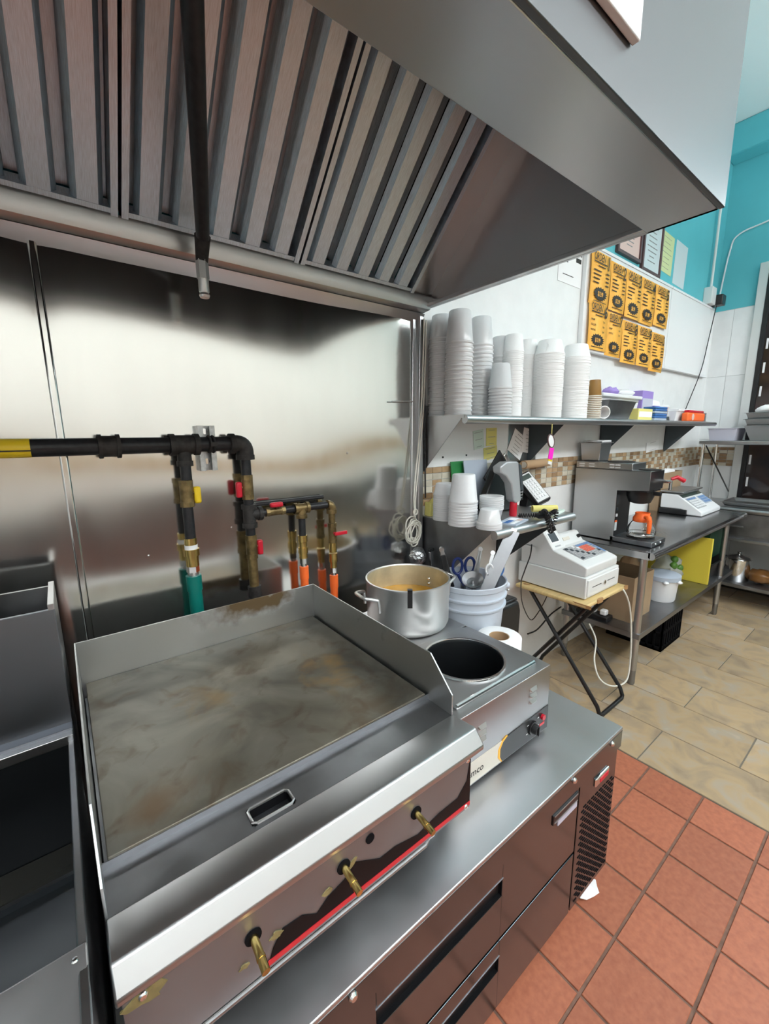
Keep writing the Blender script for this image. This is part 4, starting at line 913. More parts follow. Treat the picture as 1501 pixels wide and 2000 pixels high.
cup_stack('foam_cup', xat(1013, 1.31), 1.345, US, 0.050, 0.040, 0.085, 0.002, 0.0090, 36, 'foam', 'white foam cup in the slim stack next to the deli cups', G2, seg=20)
G3 = 'small cups on the lower shelf'
cup_stack('portion_cup', P(866, 1000, y=1.34)[0], 1.335, LS, 0.050, 0.040, 0.055, 0.003, 0.0095, 13, 'deli_plastic', 'clear portion cup in the stack by the corner on the lower shelf', G3)
cup_stack('deli_cup', P(905, 1000, y=1.20)[0], 1.205, LS, 0.060, 0.047, 0.120, 0.003, 0.0125, 9, 'deli_plastic', 'clear deli cup in the tallest stack on the lower shelf', G3)
cup_stack('portion_cup', P(953, 1020, y=1.09)[0], 1.085, LS, 0.049, 0.037, 0.062, 0.004, 0.0100, 3, 'deli_plastic', 'clear portion cup in the low front stack at the shelf edge', G3)
cup_stack('portion_cup', P(961, 985, y=1.19)[0], 1.195, LS, 0.052, 0.041, 0.055, 0.003, 0.0090, 7, 'deli_plastic', 'open white portion cup in the upright stack behind the low stack', G3, up=True)
G4 = 'paper coffee cups'
xc = P(1158, 790, y=1.27)[0]
rnd = random.Random(4); first = None
for k in range(13):
    z = US+0.0105*k
    if first is None:
        t = thing('coffee_cup', 'brown paper coffee cup in the stack beside the foam cups', 'cup', (0,0,0), G4); first = t
        B().lathe([(0.0, 0.095), (0.030, 0.096), (0.031, 0.097), (0.041, 0.006), (0.040, 0.003)], (0,0,0), 24).build('cup_wall', 'brown_print', t, angle=50)
        B().tube(ring((0, 0, 0.004), 0.0415, 24), 0.0042, 6, True).build('rolled_rim', 'beige_rim', t)
        t.location = (xc, 1.27, z)
    else: clone(first, (xc+rnd.uniform(-.001,.001), 1.27+rnd.uniform(-.001,.001), z))
q = P(1176, 806, y=1.235)
t = thing('coffee_cup', 'white paper cup lying on its side before the steel pan', 'cup', (q[0], 1.25, US))
ax = Vector((-0.55, -0.8, 0)).normalized()
cc = Vector((q[0], 1.245, US+0.036))
B().lathe([(0.026, 0.0), (0.036, 0.075), (0.034, 0.075), (0.025, 0.003), (0.0, 0.003)], cc-ax*0.04, 24, axis=ax).build('cup_wall', 'white_paper', t, angle=60)
B().tube(ring(cc+ax*0.035, 0.035, 24, ax.orthogonal().normalized(), ax.cross(ax.orthogonal().normalized())), 0.003, 6, True).build('rolled_rim', 'white_paper', t)
# ------------------------------------------------------------------ upper shelf, right part
def X(px, py, y): return P(px, py, y=y)[0]
def pan(name, lab, cat, x0, x1, y0, y1, z0, z1, m, taper=0.02, lipw=0.012, wall=0.003, group=None):
    """open tapered tray with a turned-out lip"""
    t = thing(name, lab, cat, ((x0+x1)/2, (y0+y1)/2, z0), group)
    def rr(i, o): return [(x0+i, y0+i), (x1-i, y0+i), (x1-i, y1-i), (x0+i, y1-i)]
    loops = [(rr(taper, 0), z0), (rr(0, 0), z1-0.004), (rr(-lipw, 0), z1-0.004), (rr(-lipw, 0), z1), (rr(wall, 0), z1), (rr(taper+wall, 0), z0+wall)]
    vs_ = [(*p, z) for lp, z in loops for p in lp]; fs_ = [(3,2,1,0), (20,21,22,23)]
    for k in range(5):
        for i in range(4): fs_.append((k*4+i, k*4+(i+1) % 4, (k+1)*4+(i+1) % 4, (k+1)*4+i))
    B().add(vs_, fs_).build('tray', m, t, bevel=0.006, segs=3)
    return t
x0, x1 = X(1183, 800, 1.25), X(1236, 800, 1.25)
pan('steel_pan', 'small stainless pan in front of the white tub on the shelf', 'pan', x0, x1, 1.235, 1.335, US, US+0.115, 'steel_dark', 0.03)
x0, x1 = X(1172, 780, 1.36), X(1248, 780, 1.36)
t = pan('plastic_tub', 'white plastic tub with lid behind the steel pan', 'tub', x0, x1-0.02, 1.355, 1.455, US, US+0.15, 'white_plastic', 0.015)
B().box(x0-0.014, x1-0.006, 1.335, 1.466, US+0.148, US+0.172).build('lid', 'white_plastic', t, bevel=0.006)
def blob(name, lab, cat, c, r, m, seed=1, amp=0.25, n=16, mm=10):
    b = B().sphere(c, *r, n=n, m=mm); rnd = random.Random(seed); out = []
    ph = [rnd.uniform(0, 6) for _ in range(6)]
    for vtx in b.v:
        d = Vector(vtx)-Vector(c); u = d.normalized()
        k = 1+amp*(math.sin(5*u.x+ph[0])*math.cos(4*u.y+ph[1])+0.6*math.sin(9*u.z+ph[2]+3*u.x)+0.4*math.sin(13*u.y+ph[3]))*0.6
        out.append(tuple(Vector(c)+d*k))
    b.v = out; bz = min(v_[2] for v_ in out); o = b.build(name, m, org=(c[0], c[1], bz), angle=60)
    return tag(o, lab, cat) if lab else o
blob('purple_cloth', 'purple cloth heaped on the white tub lid', 'cloth', (X(1192, 760, 1.40), 1.40, US+0.190), (0.075, 0.05, 0.030), 'purple', 3)
blob('white_bag', 'white plastic bag heaped on the tub beside the purple cloth', 'bag', (X(1220, 760, 1.40), 1.40, US+0.190), (0.11, 0.05, 0.028), 'white_plastic', 5)
def carton(name, lab, cat, x0, x1, y0, y1, z0, z1, m, flap=None, group=None):
    t = thing(name, lab, cat, ((x0+x1)/2, (y0+y1)/2, z0), group)
    B().box(x0, x1, y0, y1, z0, z1).build('carton', m, t, bevel=0.003)
    if flap: B().box(x0+0.01, x1-0.01, y0-0.0012, y0, z0+(z1-z0)*0.25, z0+(z1-z0)*0.75).build('printed_panel', flap, t)
    return t
xa = X(1248, 780, 1.40)
carton('glove_box', 'purple glove box standing behind the blue packets', 'box', xa, xa+0.20, 1.38, 1.46, US, US+0.225, 'purple', 'lavender')
carton('glove_box', 'small purple box in front of the taller purple box', 'box', xa+0.21, xa+0.32, 1.37, 1.45, US, US+0.12, 'purple', 'lavender')
xa = X(1241, 812, 1.25)
carton('tea_box', 'white and yellow printed box at the shelf front', 'box', xa, xa+0.23, 1.235, 1.29, US, US+0.075, 'yellow_note', 'white_paper')
xa = X(1274, 812, 1.25)
for k in range(6):
    o = B().box(xa+0.004*(k % 3), xa+0.22+0.006*(k % 2), 1.235+0.002*(k % 2), 1.32, US+0.0165*k, US+0.0165*k+0.015).build('sugar_packet_pad', 'blue' if k % 3 else 'bluegrey', org=(xa+0.1, 1.28, US+0.0165*k), bevel=0.004)
    tag(o, 'blue flat packet in the pile on the shelf front', 'packet', 'blue packets on the upper shelf')
xa = X(1298, 800, 1.39)
t = thing('paper_drink_cup', 'pale lidded drink cup with a straw on the shelf', 'cup', (xa, 1.39, US))
B().lathe([(0.0, 0.0), (0.034, 0.0), (0.046, 0.12), (0.0, 0.12)], (xa, 1.412, US), 24).build('cup_wall', 'cert_pink', t, angle=50)
B().lathe([(0.049, 0.118), (0.049, 0.126), (0.043, 0.130), (0.0, 0.130)], (xa, 1.412, US), 24).build('lid', 'white_plastic', t, angle=50)
B().tube([(xa, 1.412, US+0.1), (xa-0.01, 1.407, US+0.175)], 0.004, 8).build('straw', 'white_plastic', t)
blob('napkin_bundle', 'white napkins heaped behind the lidded cup', 'napkins', (X(1278, 785, 1.43), 1.435, US+0.13), (0.09, 0.03, 0.04), 'white_paper', 8)
B_ = B().box(X(1262, 800, 1.43), X(1290, 800, 1.43), 1.41, 1.46, US, US+0.095)
tag(B_.build('napkin_box', 'white_paper', org=(3.6, 1.43, US), bevel=0.003), 'plain white box under the heaped napkins', 'box')
x0, x1 = X(1308, 812, 1.33), 4.45
t = pan('clear_container', 'wide clear plastic container near the shelf end', 'container', x0, x1-0.05, 1.288, 1.346, US, US+0.085, 'deli_plastic', 0.012, 0.008)
B().box(x0+0.03, x1-0.07, 1.284, 1.350, US+0.083, US+0.10).build('lid', 'white_plastic', t, bevel=0.004)
xa = X(1338, 815, 1.245)
t = thing('red_package', 'red and orange package lying at the shelf front', 'package', (xa+0.2, 1.25, US))
B().box(xa, xa+0.40, 1.225, 1.275, US, US+0.070).build('wrapper', 'orange', t, bevel=0.014, segs=3)
B().box(xa+0.03, xa+0.38, 1.23, 1.27, US+0.070, US+0.088).build('top_fold', 'red', t, bevel=0.006)
B().cyl((xa+0.10, 1.2255, US+0.034), (xa+0.10, 1.222, US+0.034), 0.026, n=20).build('round_logo', 'cert_pink', t)
for i, (px, n, yy, lb) in enumerate(((1392, 6, 1.30, 'foil lid in the left of two lid stacks at the shelf end'), (1412, 7, 1.385, 'foil lid in the right of two lid stacks at the shelf end'))):  # the stacked items are foil lids, modelled as shallow dishes
    xa = min(X(px, 815, yy), 4.50+0.11*i); first = None
    for k in range(n):
        if first is None:
            first = B().lathe([(0.0, 0.0), (0.055, 0.0), (0.060, 0.003), (0.064, 0.010), (0.060, 0.012), (0.055, 0.005), (0.0, 0.004)], (0,0,0), 28).build('foil_lid', 'foil', org=(0,0,0)); first.location = (xa, yy, US); tag(first, lb, 'dish', 'foil lids at the shelf end')
        else: clone(first, (xa, yy, US+0.0125*k))
# ------------------------------------------------------------------ posters and board
WBY = YB-0.034
def board(lab, x0, x1, z0, z1):
    t = thing('wall_board', lab, 'board', ((x0+x1)/2, WBY, z0))
    B().box(x0, x1, WBY, YB-0.007, z0, z1).build('board_panel', 'frp_white', t, bevel=0.002)
    B().box(x0, x1, WBY-0.006, WBY, z1-0.018, z1).box(x0, x1, WBY-0.008, WBY, z0, z0+0.022).build('edge_trim', 'white_plastic', t, bevel=0.002)
board('white wall board carrying the orange order posters', 2.700, 4.045, 2.060, 2.690)
board('bare white wall board right of the orange posters', 4.055, 5.100, 2.060, 2.690)
prices = ['$12.99', '$12.99', '$8.99', '$11.99', '$12.99', '$13.99', '$8.99', '$11.99', '$12.99', '$11.99']
lines = {6: [('SHRIMP', '10pcs'), ('SCALLOPS', '4pcs'), ('WHITING', '2pcs')], 7: [('SHRIMP', '8pcs'), ('WHITING', '2pcs')]}
colx = [2.728, 2.980, 3.205, 3.455, 3.705]; colw = [0.250, 0.225, 0.250, 0.250, 0.262]
ztop = [2.655, 2.640, 2.640, 2.640, 2.640, 2.365, 2.338, 2.318, 2.316, 2.305]; zbot = [2.345, 2.345, 2.335, 2.335, 2.350, 2.075, 2.060, 2.035, 2.035, 2.018]
for i in range(10):
    c = i % 5; x0 = colx[c]+0.012*(i//5); w = colw[c]; z1, z0 = ztop[i], zbot[i]; h = z1-z0
    yy = WBY-0.008-0.0012*(i % 3)-(0.003 if i < 5 else 0.0)
    t = thing('menu_poster', 'orange menu poster headed ORDEN %d, %s of the %s row' % (i+1, ('first', 'second', 'third', 'fourth', 'last')[i % 5], 'top' if i < 5 else 'bottom'), 'poster', (x0+w/2, yy, z0), 'orange ORDEN posters on the white board')
    vs_ = []; fs_ = []; n = 10
    for k in range(n+1):
        u = k/n; bow = -0.006*math.sin(PI*u)-0.004*(1-u)**2*(i % 3)
        vs_ += [(x0, yy+bow, z0+h*u), (x0+w, yy+bow, z0+h*u), (x0, yy+bow+0.0006, z0+h*u), (x0+w, yy+bow+0.0006, z0+h*u)]
    for k in range(n):
        a = k*4; fs_ += [(a, a+1, a+5, a+4), (a+3, a+2, a+6, a+7), (a+2, a, a+4, a+6), (a+1, a+3, a+7, a+5)]
    sh = B().add(vs_, fs_).build('sheet', 'orange_paper', t, angle=90)
    yt = yy-0.0105
    b = B(); b.text('ORDEN', h*0.205, (x0+w*0.08, yt, z1-h*0.185), sx=w/h*0.84, bold=0.0008)
    b.build('heading', 'ink', t, smooth=False); b = B()
    num = str(i+1); b.text(num, h*0.36, (x0+w*(0.76 if len(num) == 1 else 0.70), yt, z1-h*0.29), sx=w/h*(0.95 if len(num) == 1 else 0.62), bold=0.0018)
    b.build('numeral', 'ink', t, smooth=False); b = B()
    b.box(x0+w*0.10, x0+w*0.78, yt-0.0003, yt, z1-h*0.225, z1-h*0.205).box(x0+w*0.30, x0+w*0.70, yt-0.0003, yt, z1-h*0.285, z1-h*0.267)
    ln = lines.get(i+1)
    if ln:
        for k, (a_, q_) in enumerate(ln):
            zz = z1-h*(0.40+0.105*k); b.text(a_, h*0.062, (x0+w*0.10, yt, zz), sx=0.8, bold=0.0002); b.text(q_, h*0.062, (x0+w*0.72, yt, zz), sx=0.7, bold=0.0002)
    else:
        rnd = random.Random(i)
        for k in range(4):
            zz = z1-h*(0.38+0.075*k); b.box(x0+w*0.10, x0+w*(0.10+rnd.uniform(0.25, 0.42)), yt-0.0003, yt, zz, zz+h*0.022).box(x0+w*0.74, x0+w*0.90, yt-0.0003, yt, zz, zz+h*0.022)
    b.box(x0+w*0.18, x0+w*0.82, yt-0.0003, yt, z0+h*0.055, z0+h*0.070)
    b.build('text_lines', 'ink', t, smooth=False, kind='stuff')
    cx_, cz_ = x0+w*0.50, z0+h*0.215; st = []
    for k in range(32):
        r = 1.0 if k % 2 == 0 else 0.78; st.append((cx_+w*0.36*r*math.cos(2*PI*k/32), cz_+h*0.135*r*math.sin(2*PI*k/32)))
    B().prism(st, 'y', yt-0.0004, yt).build('starburst', 'ink', t, smooth=False)
    B().text(prices[i], h*0.125, (cx_, yt-0.0009, cz_-h*0.045), align='CENTER', sx=w/h*0.82, bold=0.0008).build('price', 'orange_paper', t, smooth=False)
# framed certificates and sheets on the blue wall above the board
def framed(lab, x0, x1, z0, z1, paper):
    t = thing('framed_certificate', lab, 'frame', ((x0+x1)/2, YB-0.01, z0), 'framed certificates')
    f = 0.022
    B().box(x0, x0+f, YB-0.022, YB, z0, z1).box(x1-f, x1, YB-0.022, YB, z0, z1).box(x0+f, x1-f, YB-0.022, YB, z0, z0+f).box(x0+f, x1-f, YB-0.022, YB, z1-f, z1).build('frame', 'frame_wood', t, bevel=0.002)
    B().box(x0+f, x1-f, YB-0.012, YB-0.004, z0+f, z1-f).build('certificate', paper, t)
    b = B(); rnd = random.Random(int(x0*100))
    for k in range(9):
        z = z1-0.07-k*(z1-z0-0.12)/9; c = (x0+x1)/2; ww = rnd.uniform(0.03, 0.09); b.box(c-ww, c+ww, YB-0.0126, YB-0.012, z, z+0.006)
    b.build('print', 'ink_soft', t)
framed('framed pinkish certificate on the blue wall above the posters', 3.115, 3.475, 2.735, 3.09, 'cert_pink')
framed('framed pale grey certificate on the blue wall, right of the pinkish one', 3.50, 3.83, 2.705, 3.12, 'cert_grey')
def sheet(name, lab, cat, x0, x1, z0, z1, m, y=YB, tilt=0.0, marks=None, thick=0.0012, curl=0.0):
    t = thing(name, lab, cat, ((x0+x1)/2, y, z0)); cx_, cz_ = (x0+x1)/2, (z0+z1)/2
    ax_ = Vector((math.cos(tilt), 0, math.sin(tilt))); az_ = Vector((-math.sin(tilt), 0, math.cos(tilt)))
    B().obox((cx_, y-thick/2-0.0005-curl, cz_), ax_, (0,1,0), az_, (x1-x0)/2, thick/2+curl*0.3, (z1-z0)/2).build('sheet', m, t)
    if marks:
        b = B(); rnd = random.Random(int(abs(x0*313)))
        for k in range(marks):
            u = -0.38+0.76*k/max(1, marks-1); ww = (x1-x0)*rnd.uniform(0.18, 0.38)
            b.obox(Vector((cx_, y-thick-0.0012-curl*1.3, cz_))+az_*(z1-z0)*u, ax_, (0,1,0), az_, ww, 0.0003, 0.0011)
        b.build('print', 'ink_soft', t)
    return t
sheet('permit_sheet', 'yellow green permit sheet taped on the blue wall', 'paper', 3.83, 4.085, 2.78, 3.06, 'cert_green', marks=7, tilt=-0.04)
sheet('permit_sheet', 'pale grey blue sheet on the blue wall, rightmost of the row', 'paper', 4.13, 4.38, 2.735, 3.06, 'cert_grey', tilt=-0.03)
t = sheet('notice_sheet', 'white printed notice partly hidden under the hood edge', 'paper', 2.43, 2.69, 2.425, 2.79, 'white_paper', y=YB-0.007)
b = B(); b.box(2.62, 2.68, YB-0.0095, YB-0.0090, 2.56, 2.585).box(2.60, 2.685, YB-0.0095, YB-0.0090, 2.60, 2.625).box(2.45, 2.53, YB-0.0095, YB-0.0090, 2.54, 2.57).box(2.48, 2.60, YB-0.0095, YB-0.009, 2.47, 2.474).build('print', 'ink', t)
# electric box, plug and cords by the corner
eb = P(1384, 580, y=YB-0.03)
t = thing('junction_box', 'white electrical junction box at the corner of the blue wall', 'electrical box', (eb[0], YB-0.03, eb[2]-0.06))
B().box(eb[0]-0.06, eb[0]+0.055, YB-0.07, YB, eb[2]-0.07, eb[2]+0.075).build('box', 'grey_plastic', t, bevel=0.005)
B().tube(spline([(eb[0]+0.02, YB-0.03, eb[2]+0.07), (eb[0]+0.02, YB-0.03, 3.40), (eb[0]-0.05, YB-0.035, 3.60), (eb[0]-0.6, YB-0.04, 3.75)], 6), 0.011, 10).build('conduit', 'grey_plastic', t)
t = thing('power_adapter', 'black power adapter plugged beside the white junction box', 'adapter', (eb[0]+0.1, YB-0.06, eb[2]-0.06))
B().box(eb[0]+0.058, eb[0]+0.16, YB-0.12, YB-0.02, eb[2]-0.07, eb[2]+0.02).build('adapter_body', 'black', t, bevel=0.008)
B().tube(spline([(eb[0]+0.09, YB-0.07, eb[2]-0.07), (eb[0]+0.06, YB-0.05, 2.4), (eb[0]-0.05, YB-0.05, 2.1), (eb[0]-0.26, YB-0.03, 1.75), (eb[0]-0.27, YB-0.03, 1.69)], 6), 0.004, 8).build('cord', 'black', t)
t = thing('wall_cable', 'thin white cable drooping across the far blue wall', 'cable', (XR-0.02, 1.3, 3.2))
B().tube(spline([(XR-0.012, 1.46, 2.75), (XR-0.012, 1.42, 3.2), (XR-0.012, 1.36, 3.34), (XR-0.012, 1.1, 3.40), (XR-0.012, 0.6, 3.62)], 6), 0.007, 8).build('cable', 'white_plastic', t)
# ------------------------------------------------------------------ notes under the shelf
yn = YB-0.010
def note(lab, px0, py0, px1, py1, m, tilt=0.0, y=yn, marks=3, curl=0.001):
    a = P(px0, py0, y=y); b = P(px1, py1, y=y); return sheet('sticky_note', lab, 'note', min(a[0], b[0]), max(a[0], b[0]), min(a[2], b[2]), max(a[2], b[2]), m, y, tilt, marks, curl=curl)
note('pale green note on the white panel beside the yellow notes', 924, 840, 943, 876, 'green_note', 0.15)
note('upper yellow sticky note under the shelf', 949, 836, 968, 870, 'yellow_note', 0.03)
note('lower yellow sticky note just above the mosaic band', 944, 873, 969, 896, 'yellow_note', 0.12)
note('tilted white receipt taped on the steel plate', 996, 845, 1022, 890, 'white_paper', -0.5, y=YB-0.013, marks=6)
note('white receipt taped beside the tilted receipt', 1020, 838, 1045, 884, 'white_paper', -0.15, y=YB-0.014, marks=6)
note('small white slip on the wall behind the coffee maker', 1262, 862, 1284, 880, 'white_paper', 0.1, marks=2)
# key ring with oval badge and pink tag hanging from the shelf edge
kq = P(1075, 862, y=1.205)
t = thing('key_tag', 'oval badge with bright pink tag hanging from the shelf edge', 'key tag', (kq[0], 1.205, kq[2]-0.1))
B().tube([(kq[0]+0.003, 1.205, US-0.036), (kq[0]+0.003, 1.204, kq[2]+0.03)], 0.0022, 6).build('cord', 'yellow_note', t)
oc = Vector((kq[0]-0.002, 1.203, kq[2]+0.002)); oa = Vector((0.85, 0, 0.52)); ob_ = Vector((-0.52, 0, 0.85))
B().add([oc+oa*0.024*math.cos(2*PI*i/28)+ob_*0.034*math.sin(2*PI*i/28)+Vector((0, s, 0)) for s in (-0.002, 0.002) for i in range(28)], [tuple(range(28)), tuple(range(28, 56))[::-1]]+[(i, (i+1) % 28, 28+(i+1) % 28, 28+i) for i in range(28)]).build('badge', 'white_plastic', t)
B().tube([oc+oa*0.026*math.cos(2*PI*i/28)+ob_*0.036*math.sin(2*PI*i/28) for i in range(28)], 0.004, 6, True).build('badge_rim', 'frame_wood', t)
B().obox((kq[0]+0.006, 1.203, kq[2]-0.062), (0.97, 0, -0.2), (0,1,0), (0.2, 0, 0.97), 0.020, 0.0022, 0.030).build('tag', 'pink', t, bevel=0.002)
B().obox((kq[0]-0.0, 1.203, kq[2]-0.098), (0.97, 0, -0.2), (0,1,0), (0.2, 0, 0.97), 0.018, 0.002, 0.004).build('tag_stripe', 'yellow', t)
B().obox((kq[0]-0.001, 1.203, kq[2]-0.110), (0.97, 0, -0.2), (0,1,0), (0.2, 0, 0.97), 0.016, 0.002, 0.008).build('tag_end', 'white_plastic', t)
# ================================================================== LOWER SHELF THINGS
def lean_sheet(name, lab, cat, px0, px1, pyt, y0, y1, m, th=0.004):
    a = P(px0, pyt, y=y1); b = P(px1, pyt, y=y1); zt = a[2]
    t = thing(name, lab, cat, ((a[0]+b[0])/2, y0, LS))
    B().add([(a[0], y0, LS), (b[0], y0, LS), (b[0], y1, zt), (a[0], y1, zt), (a[0], y0+th, LS), (b[0], y0+th, LS), (b[0], y1+th, zt), (a[0], y1+th, zt)], [(0,1,2,3), (7,6,5,4), (0,4,5,1), (1,5,6,2), (2,6,7,3), (3,7,4,0)]).build('cover', m, t, bevel=0.001)
    return t
lean_sheet('folder', 'green folder leaning on the mosaic behind the deli cups', 'folder', 880, 906, 902, 1.42, 1.452, 'green', 0.006)
t = lean_sheet('folder', 'grey blue folder leaning between green folder and clipboard', 'folder', 905, 950, 900, 1.39, 1.43, 'bluegrey', 0.006)
# black tilted clipboard / tablet stand
t = thing('clipboard', 'black clipboard propped at a slant behind the handset', 'clipboard', (1.80, 1.36, LS))
c = Vector(P(962, 915, y=1.37)); B().obox(c+Vector((0.04,0,-0.03)), (0.72, 0.1, 0.68), (0.15, -1, 0.12), (-0.68, 0, 0.72), 0.10, 0.004, 0.075).build('board', 'black', t, bevel=0.002)
B().obox(c+Vector((0.105,-0.008,0.04)), (0.72, 0.1, 0.68), (0.15, -1, 0.12), (-0.68, 0, 0.72), 0.012, 0.006, 0.04).build('clip', 'chrome', t, bevel=0.002)
B().prism([(c[0]-0.10, LS), (c[0]+0.14, LS), (c[0]+0.08, c[2]-0.06), (c[0]+0.0, c[2]-0.10)], 'y', 1.375, 1.40).build('easel', 'black', t)
# handheld payment terminal in its cradle: silver, nose down
t = thing('handheld_scanner', 'silver and black handheld scanner standing in its red cradle', 'scanner', (1.66, 1.16, LS))
hy = 1.16
def S(px, py, y=hy): return P(px, py, y=y)
outl = [(990, 902), (1010, 901), (1017, 908), (1022, 960), (1020, 976), (1008, 983), (1003, 978), (999, 945), (989, 930), (978, 924), (977, 912)]
pts = [(S(*q)[0], S(*q)[2]) for q in outl]
B().prism(pts, 'y', hy, hy+0.045).build('housing', 'scanner_grey', t, bevel=0.006, segs=3)
o2 = [(1012, 905), (1017, 909), (1021, 958), (1016, 958)]
B().prism([(S(*q)[0], S(*q)[2]) for q in o2], 'y', hy-0.003, hy+0.002).build('screen', 'slate', t)
for k in range(4):
    a = S(1017.5+0.3*k, 958+5.5*k); B().box(a[0]-0.007, a[0]+0.004, hy-0.004, hy, a[2]-0.004, a[2]+0.004).build('key', 'black', t)
a = S(1010, 981); B().lathe([(0.016, LS), (0.018, LS+0.003), (0.017, a[2]), (0.013, a[2]+0.008), (0.0, a[2]+0.008)], (a[0], hy+0.022, 0), 20).build('cradle', 'red', t)
ob = [(955, 928), (972, 915), (1000, 960), (1003, 992), (985, 1000)]
t2 = thing('desk_phone', 'black desk phone with white keypad and coiled cord on the shelf', 'phone', (1.8, 1.25, LS))
B().prism([(P(*q, y=1.275)[0], max(LS, P(*q, y=1.275)[2])) for q in [(948, 970), (968, 918), (985, 925), (1000, 960), (1003, 1000), (948, 1000)]], 'y', 1.275, 1.315).build('handset', 'black', t2, bevel=0.008, segs=3)
# slanted base with keypad, facing left-front
c0 = Vector(P(1041, 951, y=1.26))
en = Vector((-0.50, -0.62, 0.60)).normalized(); ea = Vector(_r2)*0.44-Vector(_u2)*0.90; ea = (ea-en*ea.dot(en)).normalized(); ebv = en.cross(ea).normalized()
B().obox(c0-en*0.02, ea, ebv, en, 0.098, 0.044, 0.020).build('base', 'black', t2, bevel=0.008, segs=3)
B().prism([(c0[0]-0.02, LS), (c0[0]+0.10, LS), (c0[0]+0.07, c0[2]-0.02), (c0[0]+0.01, c0[2]+0.03)], 'y', 1.28, 1.33).build('stand', 'black', t2, bevel=0.004)
B().obox(c0+en*0.0012, ea, ebv, en, 0.088, 0.036, 0.0015).build('keypad_plate', 'grey_plastic', t2)
B().obox(c0-ea*0.066+en*0.003, ea, ebv, en, 0.014, 0.028, 0.001).build('display', 'display', t2)
for r in range(6):
    for k in range(4):
        B().obox(c0+ea*(-0.036+0.0205*r)+ebv*(-0.0225+0.015*k)+en*0.0045, ea, ebv, en, 0.0065, 0.005, 0.002).build('key', 'white_plastic', t2)
# coiled cord hanging over the shelf edge
def coil(path, r, turns, rt, n=10):
    pts = spline(path, 10); L = len(pts); out = []; N = turns*n
    for i in range(N+1):
        u = i/N*(L-1); k = min(int(u), L-2); p = pts[k].lerp(pts[k+1], u-k); d = (pts[k+1]-pts[k]).normalized()
        a = d.cross(Vector((0.3, 0.2, 0.93))); a = a.normalized() if a.length > 1e-3 else d.orthogonal().normalized(); b = d.cross(a); t = 2*PI*i/n
        out.append(p+a*r*math.cos(t)+b*r*math.sin(t))
    return out
c1 = [(1.66, 1.13, LS+0.012), (1.70, 1.06, LS+0.018), (P(1060, 985, y=1.02)[0], 1.035, LS+0.020), (P(1066, 1010, y=1.0)[0], 1.0, P(1066, 1010, y=1.0)[2]), (P(1075, 1045, y=1.0)[0], 1.0, P(1075, 1038, y=1.0)[2]), (P(1088, 1000, y=1.0)[0], 1.005, P(1088, 1000, y=1.0)[2]), (P(1075, 988, y=1.02)[0], 1.03, LS+0.02), (1.79, 1.10, LS+0.014)]
B().tube(coil(c1, 0.0085, 62, 0), 0.0026, 6).build('coiled_cord', 'black', t2)
c2 = [(1.72, 1.05, LS+0.02), (P(1068, 1000, y=0.99)[0], 0.998, P(1068, 1000, y=0.99)[2]), (P(1082, 1040, y=0.99)[0], 0.993, P(1082, 1036, y=0.99)[2])]
B().tube(coil(c2, 0.0085, 26, 0), 0.0026, 6).build('coiled_cord', 'black', t2)
# flyers, pads, paper roll
def flat(name, lab, cat, c, hx, hy_, ang, z0, th, m, prt=None):
    t = thing(name, lab, cat, (c[0], c[1], z0)); ca, sa = math.cos(ang), math.sin(ang)
    B().obox((c[0], c[1], z0+th/2), (ca, sa, 0), (-sa, ca, 0), (0,0,1), hx, hy_, th/2).build('sheets', m, t)
    if prt:
        for k, (u, v_, w_, h_, mm) in enumerate(prt):
            p = Vector((c[0], c[1], z0+th+0.0003))+Vector((ca, sa, 0))*hx*u+Vector((-sa, ca, 0))*hy_*v_
            B().obox(p, (ca, sa, 0), (-sa, ca, 0), (0,0,1), hx*w_, hy_*h_, 0.0003).build('print', mm, t)
    return t
flat('flyer_stack', 'blue and white printed flyers at the front of the lower shelf', 'flyer', (1.565, 1.093, LS), 0.075, 0.042, 0.25, LS, 0.006, 'bluegrey', [(-0.4, 0.2, 0.5, 0.25, 'blue'), (0.5, 0.3, 0.35, 0.4, 'white_paper'), (-0.3, -0.5, 0.55, 0.2, 'white_paper'), (0.45, -0.4, 0.3, 0.25, 'cert_pink')])
flat('note_pad', 'pale green note pad at the right end of the lower shelf', 'notepad', (1.895, 1.12, LS), 0.065, 0.055, 0.2, LS, 0.012, 'green_note')
t = thing('paper_coil', 'curled yellow paper roll on the shelf beside the coiled cord', 'paper', (1.83, 1.07, LS))
B().lathe([(0.013, 0.0), (0.016, 0.0), (0.016, 0.12), (0.013, 0.12)], (1.865, 1.062, LS+0.032), 18, True, axis=(-0.80, 0.55, 0.0)).build('roll', 'yellow_note', t, angle=50)
t = thing('kraft_roll', 'brown paper roll lying against the mosaic wall', 'paper roll', (2.0, 1.4, LS+0.12))
c = Vector(P(1022, 908, y=1.40)); B().cyl(c, c+Vector((0.30, 0.03, 0.0)), 0.024, n=18).build('roll', 'kraft', t)
B().cyl(c+Vector((-0.001,0,0)), c+Vector((0.004,0,0)), 0.018, n=18).build('core_end', 'beige_rim', t)
B().box(c[0]+0.05, c[0]+0.06, 1.41, YB-0.012, c[2]-0.034, c[2]-0.024).box(c[0]+0.23, c[0]+0.24, 1.41, YB-0.012, c[2]-0.03, c[2]-0.02).build('hanger', 'zinc', t)
t = thing('paper_bag', 'cream crumpled paper bag at the corner of the lower shelf', 'bag', (1.42, 1.44, LS))
a = P(826, 982, y=1.44)
B().prism([(1.372, LS), (1.44, LS), (1.45, LS+0.04), (1.43, a[2]+0.02), (1.40, a[2]-0.005), (1.375, a[2])], 'y', 1.42, 1.462).build('bag', 'yellow_note', t, bevel=0.004)
